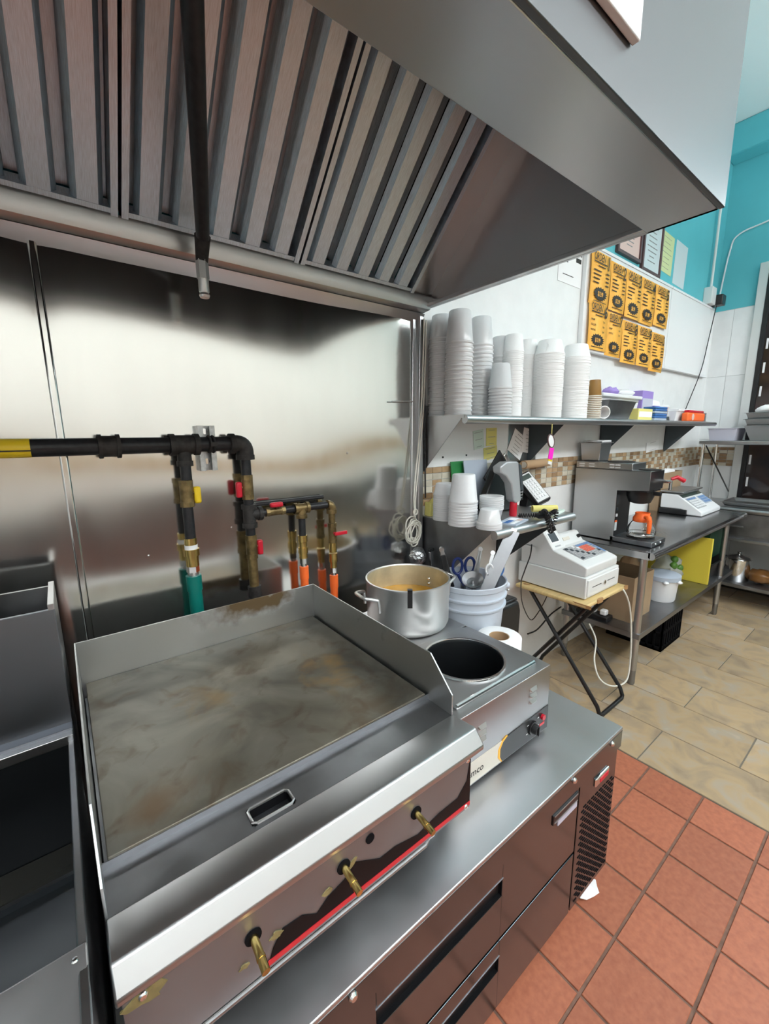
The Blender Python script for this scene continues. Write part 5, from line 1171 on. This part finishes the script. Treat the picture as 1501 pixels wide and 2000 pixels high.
# bundle of white cable on the corner post and foil wrapped bulb
t = thing('cable_bundle', 'tied coil of white cable hanging on the steel corner post', 'cable', (1.33, 1.42, 1.0))
kc = Vector(P(808, 1040, y=1.415)); kt = Vector(P(810, 1000, y=1.415)); rnd = random.Random(11)
b = B()
for k in range(9):
    rx_, rz_ = rnd.uniform(0.022, 0.044), rnd.uniform(0.040, 0.062); c = kc+Vector((rnd.uniform(-0.012, 0.012), rnd.uniform(-0.014, 0.014), rnd.uniform(-0.012, 0.02))); ph = rnd.uniform(-0.35, 0.35)
    b.tube([c+Vector((rx_*math.cos(s)*math.cos(ph)-rz_*math.sin(s)*math.sin(ph), rnd.uniform(-0.002, 0.002), rz_*math.sin(s)*math.cos(ph)+rx_*math.cos(s)*math.sin(ph))) for s in [2*PI*i/28 for i in range(28)]], 0.0032, 7, True)
b.build('loops', 'cable', t)
B().tube(ring(kt+Vector((0,-0.004,0)), 0.012, 18, (1,0,0), (0,0,1)), 0.004, 7, True).tube(ring(kt+Vector((0.003,0.004,-0.010)), 0.014, 18, (0.8,0.6,0), (0,0,1)), 0.004, 7, True).build('knot', 'cable', t)
B().tube(spline([kt, kt+Vector((0.006, 0.012, 0.10)), Vector((P(822, 800, y=1.435)[0], 1.435, 1.65)), Vector((P(828, 620, y=1.435)[0], 1.435, 2.045))], 8), 0.0035, 7).tube(spline([kt+Vector((0.004,0,0)), kt+Vector((0.014, 0.01, 0.08)), Vector((P(826, 800, y=1.435)[0], 1.435, 1.65)), Vector((P(832, 620, y=1.435)[0], 1.435, 2.04))], 8), 0.003, 7).build('riser', 'cable', t)
B().tube([(P(830, 1000, y=1.44)[0], 1.44, 1.25), (P(829, 800, y=1.44)[0], 1.44, 1.65), (P(828, 620, y=1.44)[0], 1.44, 2.045)], 0.004, 7).build('black_wire', 'black', t)
fq = Vector(P(815, 1087, y=1.40))
blob('foil_ball', 'crumpled foil ball hanging under the white cable coil', 'foil', tuple(fq), (0.040, 0.036, 0.044), 'foil', 21, 0.14, 24, 16)
t = thing('steel_lighter', 'steel rod tool poking up behind the stock pot', 'tool', (1.2, 1.36, WZ))
c = Vector(P(840, 1085, y=1.36)); B().obox(c+Vector((0.012, 0, -0.055)), (0.12, 0, -1), (1, 0, 0.12), (0,1,0), 0.085, 0.010, 0.006).build('shaft', 'chrome', t, bevel=0.002)
B().obox(c+Vector((0.004, 0, 0.028)), (0.12, 0, -1), (1, 0, 0.12), (0,1,0), 0.008, 0.014, 0.008).build('cap', 'black', t, bevel=0.002)
# ================================================================== PREP TABLE
TT = 0.862; TX0, TX1, TY0, TY1 = 2.625, 4.58, 0.905, 1.465
pt_ = thing('prep_table', 'stainless prep table with undershelf carrying the coffee maker', 'table', (3.6, 1.18, 0))
B().prism([(TY1, TT), (TY1, TT-0.004), (TY0+0.01, TT-0.004), (TY0+0.01, TT-0.03)]+[(TY0-0.0+0.022*math.cos(t)-0.005, TT-0.022+0.022*math.sin(t)) for t in [1.5*PI-PI*i/10 for i in range(11)]], 'x', TX0, TX1).box(TX0, TX0+0.003, TY0, TY1, TT-0.045, TT-0.001).build('table_top', 'steel_table', pt_, angle=40)
B().box(TX0+0.03, TX1-0.03, TY0+0.09, TY1-0.06, TT-0.03, TT-0.004).build('sound_board', 'steel_dark', pt_)
SH = 0.345
B().box(TX0+0.01, TX1-0.01, TY0+0.015, TY1-0.05, SH-0.004, SH).box(TX0+0.01, TX1-0.01, TY0+0.015, TY0+0.019, SH-0.035, SH).box(TX0+0.01, TX0+0.014, TY0+0.015, TY1-0.05, SH-0.035, SH).build('undershelf', 'steel_dark', pt_, bevel=0.002)
for x in (TX0+0.035, TX1-0.29):
    for y in (TY0+0.04, TY1-0.075):
        lg = B().cyl((x, y, 0.10), (x, y, TT-0.03), 0.0205, n=18).build('leg', 'steel', pt_)
        B().lathe([(0.0, 0), (0.014, 0), (0.019, 0.012), (0.0185, 0.10), (0.0215, 0.10)], (x, y, 0), 16).build('foot', 'steel_dark', lg)
        B().cyl((x, y, SH-0.05), (x, y, SH-0.03), 0.0235, n=18).build('collar', 'steel', lg)
# ================================================================== COFFEE MAKER
MX0, MX1 = 2.735, 2.945; MYF, MYB, MYI = 0.985, 1.44, 1.165; MB = TT; MT = 1.318
cm_ = thing('coffee_maker', 'stainless commercial coffee brewer with warmers on the prep table', 'coffee maker', (2.84, 1.2, MB))
side = [(MYB, MB+0.006), (MYB, MT), (MYF, MT), (MYF, MT-0.115), (MYI, MT-0.128), (MYI, MB+0.006)]
B().prism(side, 'x', MX0, MX0+0.004).build('side_panel', 'steel', cm_, bevel=0.001)
B().prism(side, 'x', MX1-0.004, MX1).build('side_panel', 'steel', cm_, bevel=0.001)
B().box(MX0, MX1, MYB-0.004, MYB, MB+0.006, MT).box(MX0, MX1, MYF, MYB, MT-0.004, MT).build('shell', 'steel', cm_, bevel=0.001)
fp = B().box(MX0+0.004, MX1-0.004, MYI+0.002, MYI+0.010, MB+0.02, MT-0.12).build('front_panel', 'black', cm_)
B().box(MX0+0.004, MX1-0.004, MYF+0.001, MYF+0.012, MT-0.115, MT-0.004).build('brow', 'black', cm_, bevel=0.002)
B().box(MX0+0.004, MX1-0.004, MYF+0.01, MYI, MT-0.128, MT-0.118).build('brow_underside', 'black', cm_)
B().lathe([(0.078, MT-0.12), (0.076, MT-0.16), (0.060, MT-0.20), (0.03, MT-0.21), (0.0, MT-0.21)], ((MX0+MX1)/2, 1.07, 0), 28).build('brew_funnel', 'black', cm_)
B().box((MX0+MX1)/2-0.012, (MX0+MX1)/2+0.012, 0.955, 1.0, MT-0.152, MT-0.128).build('funnel_handle', 'black', cm_, bevel=0.004)
B().box(MX0+0.0, MX1, MYF-0.045, MYI+0.02, MB+0.004, MB+0.034).build('warmer_base', 'steel_dark', cm_, bevel=0.003)
B().cyl(((MX0+MX1)/2, 1.045, MB+0.034), ((MX0+MX1)/2, 1.045, MB+0.041), 0.078, n=32).build('hot_plate', 'black', cm_)
for x in (MX0+0.055, MX0+0.13): B().lathe([(0,0.006),(0.004,0.005),(0.006,0)], (x, MYF-0.045, MB+0.019), 10, axis=(0,-1,0)).build('screw', 'chrome', cm_)
for z, m in ((1.02, 'white_plastic'), (1.06, 'slate')): B().box(MX0+0.018, MX0+0.034, MYI-0.004, MYI+0.003, z, z+0.018).build('switch', m, fp, bevel=0.001)
B().box(MX0+0.012, MX0+0.040, MYI-0.0005, MYI+0.003, 0.93, 0.985).build('warning_label', 'cert_grey', fp)
B().box(MX0+0.012, MX0+0.040, MYI-0.0010, MYI+0.003, 0.985, 0.996).build('warning_label', 'orange', fp)
B().box(MX0+0.014, MX0+0.045, MYI-0.0005, MYI+0.003, 1.10, 1.16).build('instruction_label', 'slate', fp)
B().box(MX0+0.105, MX0+0.165, MYF+0.08, MYF+0.085, MT-0.158, MT-0.135).box(MX0+0.103, MX0+0.167, MYF+0.081, MYF+0.086, MT-0.161, MT-0.132).build('brand_plate', 'white_plastic', cm_)
B().text('BUNN', 0.020, (MX0+0.135, MYF+0.0792, MT-0.153), align='CENTER', bold=0.0003).build('lettering', 'ink', cm_, smooth=False)
# hot water tap
B().cyl((MX1-0.02, MYF, MT-0.07), (MX1-0.02, MYF-0.05, MT-0.07), 0.011, n=12).cyl((MX1-0.02, MYF-0.045, MT-0.06), (MX1-0.02, MYF-0.045, MT-0.12), 0.009, n=12).build('tap', 'chrome', cm_)
B().tube([(MX1-0.02, MYF-0.045, MT-0.055), (MX1+0.0, MYF-0.07, MT-0.042), (MX1+0.03, MYF-0.10, MT-0.065)], [0.010, 0.012, 0.013], 10).build('tap_handle', 'red', cm_)
# top warmers
B().box(MX0+0.006, MX1-0.006, 1.09, MYB, MT, MT+0.042).build('upper_warmer', 'steel', cm_, bevel=0.003)
for y in (1.16, 1.19, 1.32, 1.385):
    for z in (MT+0.013, MT+0.029): B().box(MX0+0.0045, MX0+0.0065, y, y+0.035 if y > 1.17 or True else y, z-0.003, z+0.003).build('vent_slot', 'white_plastic', cm_)
B().cyl(((MX0+MX1)/2, 1.20, MT+0.042), ((MX0+MX1)/2, 1.20, MT+0.048), 0.078, n=28).build('hot_plate', 'black', cm_)
B().cyl(((MX0+MX1)/2, 1.36, MT+0.042), ((MX0+MX1)/2, 1.36, MT+0.048), 0.075, n=28).build('hot_plate', 'black', cm_)
B().cyl(((MX0+MX1)/2, 1.03, MT), ((MX0+MX1)/2, 1.03, MT+0.006), 0.06, n=28).build('top_lid', 'black', cm_)
# carafe
cfx, cfy, cz = (MX0+MX1)/2, 1.045, MB+0.041
cf = thing('coffee_carafe', 'glass coffee carafe with bright orange collar and handle', 'carafe', (cfx, cfy, cz))
B().lathe([(0.0, 0.001), (0.060, 0.001), (0.070, 0.006), (0.079, 0.025), (0.080, 0.040), (0.074, 0.062), (0.058, 0.088), (0.046, 0.103), (0.045, 0.110), (0.0425, 0.110), (0.0435, 0.102), (0.055, 0.086), (0.071, 0.061), (0.077, 0.040), (0.076, 0.026), (0.067, 0.008), (0.0, 0.005)], (cfx, cfy, cz), 36, True).build('glass_bowl', 'glass', cf, angle=60)
B().lathe([(0.048, 0.094), (0.052, 0.100), (0.050, 0.122), (0.040, 0.134), (0.041, 0.150), (0.037, 0.150), (0.036, 0.130), (0.044, 0.116), (0.044, 0.098)], (cfx, cfy, cz), 36, True).build('collar', 'orange', cf, angle=50)
hd = Vector((-0.72, -0.69, 0)).normalized(); hs = Vector((0.69, -0.72, 0)); hc = Vector((cfx, cfy, cz))
B().tube([hc+hd*0.040+Vector((0,0,0.128)), hc+hd*0.075+Vector((0,0,0.130)), hc+hd*0.098+Vector((0,0,0.118)), hc+hd*0.102+Vector((0,0,0.075)), hc+hd*0.098+Vector((0,0,0.040))], [0.012, 0.013, 0.0135, 0.0125, 0.010], 10).build('handle', 'orange', cf)
B().tube(ring((cfx, cfy, cz+0.022), 0.079, 36), 0.0022, 6, True).build('metal_band', 'chrome', cf)
# pan on top of the brewer
t = pan('steel_pan', 'deep steel insert pan on top of the coffee brewer', 'pan', 2.775, 2.925, 1.305, 1.44, MT+0.048, MT+0.165, 'steel', 0.010, 0.010)
B().box(2.80, 2.93, 1.31, 1.43, MT+0.165, MT+0.178).build('lid', 'white_plastic', t, bevel=0.004)
# ================================================================== SCALE
sx0 = P(1300, 960, y=1.16)[0]
DX, DY = 0.44, 0.105
sc_ = thing('deli_scale', 'white price scale with sloped keypad on the prep table', 'scale', (4.29, 1.2, TT))
B().box(3.60+DX, 4.12+DX, 1.06+DY, 1.26+DY, TT+0.002, TT+0.045).build('base', 'black', sc_, bevel=0.006)
B().prism([(1.26+DY, TT+0.045), (1.26+DY, TT+0.165), (1.14+DY, TT+0.165), (0.955+DY, TT+0.036), (0.955+DY, TT+0.004), (1.06+DY, TT+0.004), (1.10+DY, TT+0.045)], 'x', 3.62+DX, 4.10+DX).build('housing', 'white_plastic', sc_, bevel=0.008, segs=3)
e_ = Vector((0, -0.185, -0.129)).normalized(); nn_ = Vector((0, -0.129, 0.185)).normalized()
def sq(u, x0, x1, h, m, name, up=0.001):
    c = Vector(((x0+x1)/2+DX, 1.14+DY, TT+0.165))+e_*u+nn_*up; return B().obox(c, (1,0,0), e_, nn_, (x1-x0)/2, h, 0.0015).build(name, m, sc_)
sq(0.030, 3.63, 4.09, 0.016, 'display', 'display')
sq(0.120, 3.64, 3.86, 0.060, 'key_grey', 'keypad')
sq(0.110, 3.90, 4.08, 0.045, 'bluegrey', 'keypad')
for r in range(5):
    for k in range(4): sq(0.074+0.022*r, 3.655+0.051*k, 3.695+0.051*k, 0.008, 'white_plastic' if r else 'key_blue', 'key', 0.004)
for r in range(3):
    for k in range(3): sq(0.080+0.027*r, 3.915+0.053*k, 3.96+0.053*k, 0.010, 'key_blue', 'key', 0.004)
B().box(3.62+DX, 4.10+DX, 1.10+DY, 1.27+DY, TT+0.180, TT+0.192).build('platter', 'steel', sc_, bevel=0.004)
B().cyl((3.85+DX, 1.20+DY, TT+0.164), (3.85+DX, 1.20+DY, TT+0.181), 0.03, n=16).build('platter_post', 'black', sc_)
bx_ = pan('napkin_carton', 'brown carton filled with white napkins behind the scale', 'box', 4.08, 4.57, 1.385, 1.462, TT, TT+0.33, 'card', 0.004, 0.0)
o = blob('napkin_pile', None, None, (4.32, 1.424, TT+0.325), (0.21, 0.035, 0.035), 'white_paper', 31, 0.3); o.parent = bx_; o.location = Vector(o['_org'])-Vector(bx_['_org']); o.name = 'napkins'
# ================================================================== TRAY TABLE AND REGISTER
ZT_ = 0.660; tx0, tx1, ty0, ty1 = 2.085, 2.565, 0.985, 1.42
tt_ = thing('tray_table', 'worn wooden folding tray table with black tube legs', 'table', (2.32, 1.2, 0))
B().box(tx0, tx1, ty0, ty1, ZT_-0.022, ZT_).build('tray_top', 'wood', tt_, bevel=0.008, segs=3)
for (x, y, w, d) in ((tx0+0.10, ty0, 0.09, 0.004), (tx0+0.02, ty1-0.05, 0.03, 0.03), (tx1-0.04, ty0, 0.04, 0.006), (tx0, ty0+0.03, 0.004, 0.06)):
    rnd = random.Random(int(x*100)); pts = [(x+w*0.5+w*0.5*rnd.uniform(0.6, 1)*math.cos(k*PI/5), y+max(d, 0.012)*rnd.uniform(0.6, 1)*math.sin(k*PI/5)) for k in range(10)]
    B().prism(pts, 'z', ZT_-0.018, ZT_+0.0004).build('chipped_edge', 'wood_core', tt_)
def legpair(yt, yb, x0, x1, flat_bottom):
    b = B(); r = 0.0115
    b.tube([(x0, yt, ZT_-0.03), (x0, yb, 0.06), (x0, yb-(0.015 if yb < yt else -0.015), 0.02), (x0+0.02, yb-(0.02 if yb < yt else -0.02), 0.0125), (x1-0.02, yb-(0.02 if yb < yt else -0.02), 0.0125), (x1, yb-(0.015 if yb < yt else -0.015), 0.02), (x1, yb, 0.06), (x1, yt, ZT_-0.03), (x0, yt, ZT_-0.03)], r, 10)
    b.build('leg_frame', 'black', tt_)
legpair(1.40, 0.93, tx0+0.10, tx1-0.10, True); legpair(1.02, 1.42, tx0+0.125, tx1-0.125, True)
# register
RX0, RX1, RY0, RY1 = 2.140, 2.520, 1.020, 1.440; RB = ZT_+0.006
rg = thing('cash_register', 'grey electronic cash register on the tray table', 'cash register', (2.33, 1.22, RB))
DZ = RB+0.118
B().box(RX0, RX1, RY0+0.004, RY1, RB, DZ).build('cash_drawer', 'grey_plastic', rg, bevel=0.004)
dr = B().box(RX0+0.012, RX1-0.012, RY0-0.003, RY0+0.006, RB+0.012, DZ-0.014).build('drawer_front', 'grey_plastic', rg, bevel=0.002)
for (x, y) in ((RX0+0.03, RY0+0.03), (RX1-0.03, RY0+0.03), (RX0+0.03, RY1-0.03), (RX1-0.03, RY1-0.03)): B().cyl((x, y, ZT_), (x, y, RB+0.001), 0.012, n=10).build('foot', 'beige_rim', rg)
B().cyl((2.335, RY0-0.003, RB+0.058), (2.335, RY0-0.008, RB+0.058), 0.013, n=18).build('lock', 'chrome', dr)
B().cyl((2.335, RY0-0.008, RB+0.058), (2.335, RY0-0.0085, RB+0.058), 0.006, n=14).build('keyhole', 'black', dr)
for a_, b_ in ((2.20, 2.30), (2.37, 2.46)): B().box(a_, b_, RY0-0.0038, RY0-0.002, RB+0.0565, RB+0.0605).build('slot', 'black', dr)
# upper housing: sloped top
uy0, uy1 = RY0+0.012, RY1-0.005; ux0, ux1 = RX0+0.012, RX1-0.012
B().prism([(uy0+0.006, DZ), (uy0, DZ+0.012), (uy0, DZ+0.052), (uy0+0.02, DZ+0.062), (1.235, DZ+0.112), (uy1, DZ+0.120), (uy1, DZ)], 'x', ux0, ux1).build('housing', 'grey_plastic', rg, bevel=0.006, segs=3)
ks = Vector((0, 1.235-uy0-0.02, 0.050)).normalized(); kn = Vector((0, -ks.z, ks.y))
K0 = Vector((0, uy0+0.02, DZ+0.062))
B().obox(K0+Vector((2.352, 0, 0))+ks*0.100+kn*0.002, (1,0,0), ks, kn, 0.132, 0.066, 0.003).build('keyboard', 'key_grey', rg, bevel=0.002)
for r in range(6):
    for k in range(11):
        m = 'key_red' if (5 <= k <= 8 and 2 <= r <= 4) else ('key_blue' if (r == 5 and k > 4) or k == 10 else ('white_plastic' if (r, k) in ((5, 3), (4, 4)) else 'slate' if (r+k) % 5 == 0 else 'key_grey'))
        B().obox(K0+Vector((2.352-0.120+0.0240*k, 0, 0))+ks*(0.048+0.0208*r)+kn*0.006, (1,0,0), ks, kn, 0.0098, 0.0082, 0.003).build('key', m, rg)
# printer cover and display block
B().prism([(1.235, DZ+0.105), (1.280, DZ+0.165), (1.300, DZ+0.168), (1.40, DZ+0.125), (1.42, DZ+0.10)], 'x', ux0+0.10, ux1).build('display_block', 'grey_plastic', rg, bevel=0.006, segs=3)
B().prism([(1.225, DZ+0.105), (1.300, DZ+0.205), (1.325, DZ+0.205), (1.41, DZ+0.13), (1.42, DZ+0.10)], 'x', ux0, ux0+0.135).build('printer_cover', 'grey_plastic', rg, bevel=0.006, segs=3)
ps = Vector((0, 0.075, 0.100)).normalized(); pn = Vector((0, -ps.z, ps.y))
Q0 = Vector((0, 1.225, DZ+0.105))
B().obox(Q0+Vector((ux0+0.062, 0, 0))+ps*0.078+pn*0.001, (1,0,0), ps, pn, 0.036, 0.028, 0.002).build('printer_window', 'slate', rg, bevel=0.001)
B().obox(Q0+Vector((ux0+0.062, 0, 0))+ps*0.078+pn*0.0, (1,0,0), ps, pn, 0.048, 0.038, 0.002).build('window_frame', 'white_plastic', rg, bevel=0.001)
B().obox(Q0+Vector((ux0+0.062, 0, 0))+ps*0.022+pn*0.001, (1,0,0), ps, pn, 0.026, 0.004, 0.002).build('paper_slot', 'key_grey', rg)
ds_ = Vector((0, 0.045, 0.060)).normalized(); dn_ = Vector((0, -ds_.z, ds_.y)); D0 = Vector((0, 1.235, DZ+0.105))
B().cyl(D0+Vector((ux1-0.035, 0, 0))+ds_*0.04, D0+Vector((ux1-0.035, 0, 0))+ds_*0.04+dn_*0.014, 0.011, n=14).build('mode_key', 'black', rg)
B().obox(D0+Vector((ux0+0.19, 0, 0))+ds_*0.045+dn_*0.001, (1,0,0), ds_, dn_, 0.035, 0.010, 0.002).build('logo_area', 'beige_rim', rg)
t = thing('white_cable', 'white cord looping down from the register to the floor', 'cord', (2.5, 0.95, 0))
w0 = P(1207, 1142, y=1.06); pts = [P(1200, 1143, y=1.10), P(1215, 1150, y=0.99), P(1228, 1180, y=0.965), P(1232, 1230, y=0.955), P(1230, 1290, y=0.94), P(1222, 1330, y=0.93), P(1195, 1340, y=0.955), P(1170, 1325, y=1.0), P(1160, 1290, y=1.05), P(1163, 1250, y=1.1), P(1150, 1218, y=1.16)]
B().tube(spline(pts, 6), 0.0048, 8).build('cord', 'cable', t)
t = thing('thin_cable', 'thin dark cord hanging beside the register under the lower shelf', 'cord', (2.1, 1.3, 0.4))
pts = [P(1038, 1063, y=1.06), P(1035, 1085, y=1.06), P(1024, 1115, y=1.10), P(1017, 1140, y=1.2), P(1020, 1180, y=1.35), P(1035, 1210, y=1.42), P(1048, 1200, y=1.44), P(1065, 1170, y=1.45), P(1072, 1150, y=1.45)]
B().tube(spline(pts, 6), 0.003, 7).build('cord', 'black', t)
t = thing('black_cable', 'black cord plugged low on the wall behind the tray table', 'cord', (2.35, 1.44, 0.3))
pts = [P(1030, 1238, y=1.40), P(1045, 1232, y=1.42), P(1056, 1222, y=1.44), P(1075, 1200, y=1.45), P(1095, 1185, y=1.45)]
B().tube(spline(pts, 6), 0.005, 8).build('cord', 'black', t)
# tall black bin behind the bucket
t = thing('waste_bin', 'tall black plastic bin standing between bucket and tray table', 'bin', (1.80, 1.28, 0))
B().prism([(1.67, 0.0), (1.84, 0.0), (1.86, 0.62), (1.84, 0.68), (1.69, 0.68), (1.66, 0.62)], 'y', 1.22, 1.43).build('bin_body', 'black', t, bevel=0.02, segs=3)
B().prism([(1.685, 0.675), (1.845, 0.675), (1.83, 0.695), (1.70, 0.695)], 'y', 1.23, 1.42).build('lid', 'black', t, bevel=0.01)
# ================================================================== UNDER THE PREP TABLE
xa = P(1290, 1170, y=1.06)[0]
t = thing('food_tub', 'white round lidded food tub on the undershelf', 'tub', (xa, 1.07, SH))
B().lathe([(0.0, 0.0), (0.088, 0.0), (0.094, 0.01), (0.106, 0.175), (0.0, 0.175)], (xa, 1.07, SH), 32).build('tub_body', 'white_plastic', t, angle=50)
B().lathe([(0.106, 0.160), (0.117, 0.160), (0.117, 0.190), (0.108, 0.195), (0.0, 0.190)], (xa, 1.07, SH), 32).build('lid', 'bluegrey', t, angle=50)
for k in range(2):
    a_ = -2.6+0.9*k; B().sphere((xa+0.117*math.cos(a_), 1.07+0.117*math.sin(a_), SH+0.155), 0.02, 0.02, 0.012, n=10, m=6).build('lid_tab', 'white_plastic', t)
pan('carton_box', 'brown open carton on the undershelf behind the table leg', 'box', 2.76, 3.06, 1.02, 1.38, SH, SH+0.30, 'card', 0.002, 0.0)
x1_ = P(1383, 1100, y=0.945)[0]
t = thing('cutting_board', 'yellow plastic cutting board standing upright under the table', 'board', (4.0, 0.96, SH))
B().box(3.95, 3.975, 0.938, 1.40, SH, SH+0.375).build('board_slab', 'yellow_board', t, bevel=0.004)
for k, (x, y, m, lab, r) in enumerate(((3.66, 1.14, 'bag', 'clear bag of produce leaning by the yellow board', (0.13, 0.10, 0.13)), (3.40, 1.31, 'kraft', 'brown paper bag behind the white tub', (0.12, 0.08, 0.14)))):
    blob('produce_bag', lab, 'bag', (x, y, SH+r[2]*0.93), r, m, 40+k, 0.22, 20, 14)
for k, (x, y, z) in enumerate(((3.60, 1.075, SH+0.20), (3.68, 1.06, SH+0.17), (3.655, 1.09, SH+0.235))):
    o = B().sphere((x, y, z), 0.034, 0.026, 0.028, n=14, m=8).build('green_pepper', 'leaf', org=(x, y, z-0.028)); tag(o, 'glossy green pepper on top of the produce bag', 'pepper', 'peppers on the produce bag')
# black crate under the undershelf
t = thing('milk_crate', 'black plastic crate on the floor under the prep table', 'crate', (3.45, 1.2, 0))
kx0, kx1, ky0, ky1, kz = 3.23, 3.60, 0.98, 1.36, 0.285
for nm, (a0, a1, b0_, b1_) in {'front': (kx0, kx1, ky0, ky0+0.01), 'back': (kx0, kx1, ky1-0.01, ky1), 'left': (kx0, kx0+0.01, ky0, ky1), 'right': (kx1-0.01, kx1, ky0, ky1)}.items():
    b = B().box(a0, a1, b0_, b1_, 0.0, 0.03).box(a0, a1, b0_, b1_, kz-0.04, kz).box(a0, a1, b0_, b1_, 0.13, 0.15)
    L = a1-a0 if a1-a0 > 0.05 else b1_-b0_
    for k in range(9):
        u = k/8*(L-0.012)
        if a1-a0 > 0.05: b.box(a0+u, a0+u+0.012, b0_, b1_, 0.0, kz)
        else: b.box(a0, a1, b0_+u, b0_+u+0.012, 0.0, kz)
    b.build('crate_wall', 'black_matte', t)
B().box(kx0, kx1, ky0, ky1, 0.0, 0.012).build('crate_floor', 'black_matte', t)
o = tag(B().box(kx0+0.02, kx1-0.02, ky0+0.02, ky1-0.02, 0.013, 0.2).build('crate_bag', 'black_matte', org=(3.4, 1.17, 0.013), bevel=0.03), 'dark wrapped goods inside the black crate', 'bag')
# green bin beyond the table end and dark bin under the far counter
t = pan('storage_bin', 'dark green storage bin stacked on the black bin under the prep table', 'bin', 4.05, 4.50, 0.98, 1.35, 0.491, 0.785, 'dark_green', 0.03, 0.015)
t = pan('storage_bin', 'black storage bin on the undershelf at the far end', 'bin', 4.06, 4.48, 0.95, 1.36, SH, 0.49, 'black', 0.03, 0.012)
# socket strip lying on the undershelf left part
t = thing('power_strip', 'white power strip with plugs on the undershelf', 'power strip', (2.72, 1.2, SH))
B().box(2.655, 2.74, 1.12, 1.33, SH, SH+0.03).build('strip', 'black', t, bevel=0.006)
for y in (1.16, 1.23, 1.29): B().box(2.675, 2.72, y-0.02, y+0.02, SH+0.03, SH+0.065).build('plug', 'white_plastic', t, bevel=0.008)
# ================================================================== FAR COUNTER AND RACK
fc = thing('far_counter', 'stainless counter with undershelf along the far wall', 'counter', (4.95, 0.5, 0))
FXA, FXB, FYA, FYB = 4.63, 5.20, -0.9, 1.34; FT = 0.885
B().prism([(FXB, FT), (FXA+0.01, FT)]+[(FXA+0.02-0.022*math.sin(u), FT-0.022+0.022*math.cos(u)) for u in [PI*i/8 for i in range(9)]]+[(FXA+0.03, FT-0.03), (FXA+0.03, FT-0.005), (FXB, FT-0.005)], 'y', FYA, FYB).build('counter_top', 'steel', fc, angle=40)
B().box(FXA+0.05, FXB, FYA, FYB, 0.60, FT-0.02).build('drawer_box', 'steel_dark', fc)
for y in (-0.7, -0.02, 0.66):
    d = B().box(FXA+0.04, FXA+0.052, y, y+0.62, 0.64, FT-0.05).build('drawer', 'steel_dark', fc, bevel=0.003)
    B().cyl((FXA+0.025, y+0.25, 0.72), (FXA+0.025, y+0.37, 0.72), 0.008, n=8).build('pull', 'steel', d)
B().box(FXA+0.02, FXB, FYA, FYB, 0.585, 0.61).build('rail', 'steel', fc, bevel=0.003)
B().box(FXA+0.02, FXB, FYA, FYB, 0.17, 0.20).build('undershelf', 'steel_dark', fc, bevel=0.003)
for y in (FYA+0.05, FYB-0.05):
    for x in (FXA+0.06, FXB-0.05): B().cyl((x, y, 0), (x, y, 0.6), 0.02, n=14).build('leg', 'steel_dark', fc)
q = P(1436, 1125, x=4.78)
t = thing('lidded_pot', 'tall shiny steel pot with lid on the far undershelf', 'pot', (4.80, q[1], 0.20))
B().lathe([(0.0, 0.0), (0.085, 0.0), (0.09, 0.006), (0.09, 0.20), (0.095, 0.203), (0.0, 0.204)], (4.80, q[1], 0.20), 28).build('pot_body', 'chrome', t, angle=50)
B().lathe([(0.094, 0.204), (0.08, 0.225), (0.02, 0.24), (0.012, 0.25), (0.02, 0.265), (0.0, 0.268)], (4.80, q[1], 0.20), 28).build('lid', 'chrome', t, angle=50)
o = blob('onion_bag', 'amber mesh bag of onions on the far undershelf', 'bag', (4.82, P(1485, 1130, x=4.82)[1], 0.27), (0.10, 0.10, 0.06), 'amber', 51, 0.2)
t = pan('sheet_tray', 'empty stainless tray lying on the far counter', 'tray', 4.72, 5.10, 0.30, 1.10, FT+0.002, FT+0.035, 'steel', 0.02, 0.012)
t = thing('black_rod', 'thin black rod leaning between rack shelf and far counter', 'rod', (5.1, 1.2, FT))
B().cyl(P(1378, 870, x=5.14), P(1422, 960, x=5.05), 0.006, n=8).build('rod', 'black', t)
RK = 1.462
rk = thing('far_rack_shelf', 'stainless over-shelf on posts above the far counter', 'shelf', (4.95, 0.6, FT))
B().box(4.72, 5.18, -0.6, 1.33, RK-0.035, RK).build('rack_board', 'steel', rk, bevel=0.01, segs=3)
for x, y in ((4.75, 1.30), (5.15, 1.30), (4.75, -0.5), (5.15, -0.5)): B().cyl((x, y, FT+0.001), (x, y, RK-0.03), 0.013, n=12).build('post', 'chrome', rk)
yA = P(1385, 840, x=4.80)[1]; yB_ = P(1447, 840, x=4.80)[1]
pan('plastic_tub', 'lavender grey shallow tub on the far rack', 'tub', 4.76, 5.05, yB_+0.02, min(yA, 1.30), RK, RK+0.11, 'lavender', 0.015, 0.01)
y2 = yB_-0.01
for k in range(3):
    pan('steel_tub', 'large stainless tub in the nested stack on the far rack', 'tub', 4.76+0.002*k, 5.08-0.002*k, y2-0.42, y2-0.012, RK+0.055*k, RK+0.055*k+0.13, 'steel', 0.045, 0.012, group='stacked stainless tubs on the far rack')
blob('white_cloth', 'white cloth heaped on the stacked steel tubs', 'cloth', (4.92, y2-0.22, RK+0.265), (0.12, 0.17, 0.04), 'white_paper', 61, 0.25)
for o in bpy.data.objects:
    if '_org' in o: del o['_org']
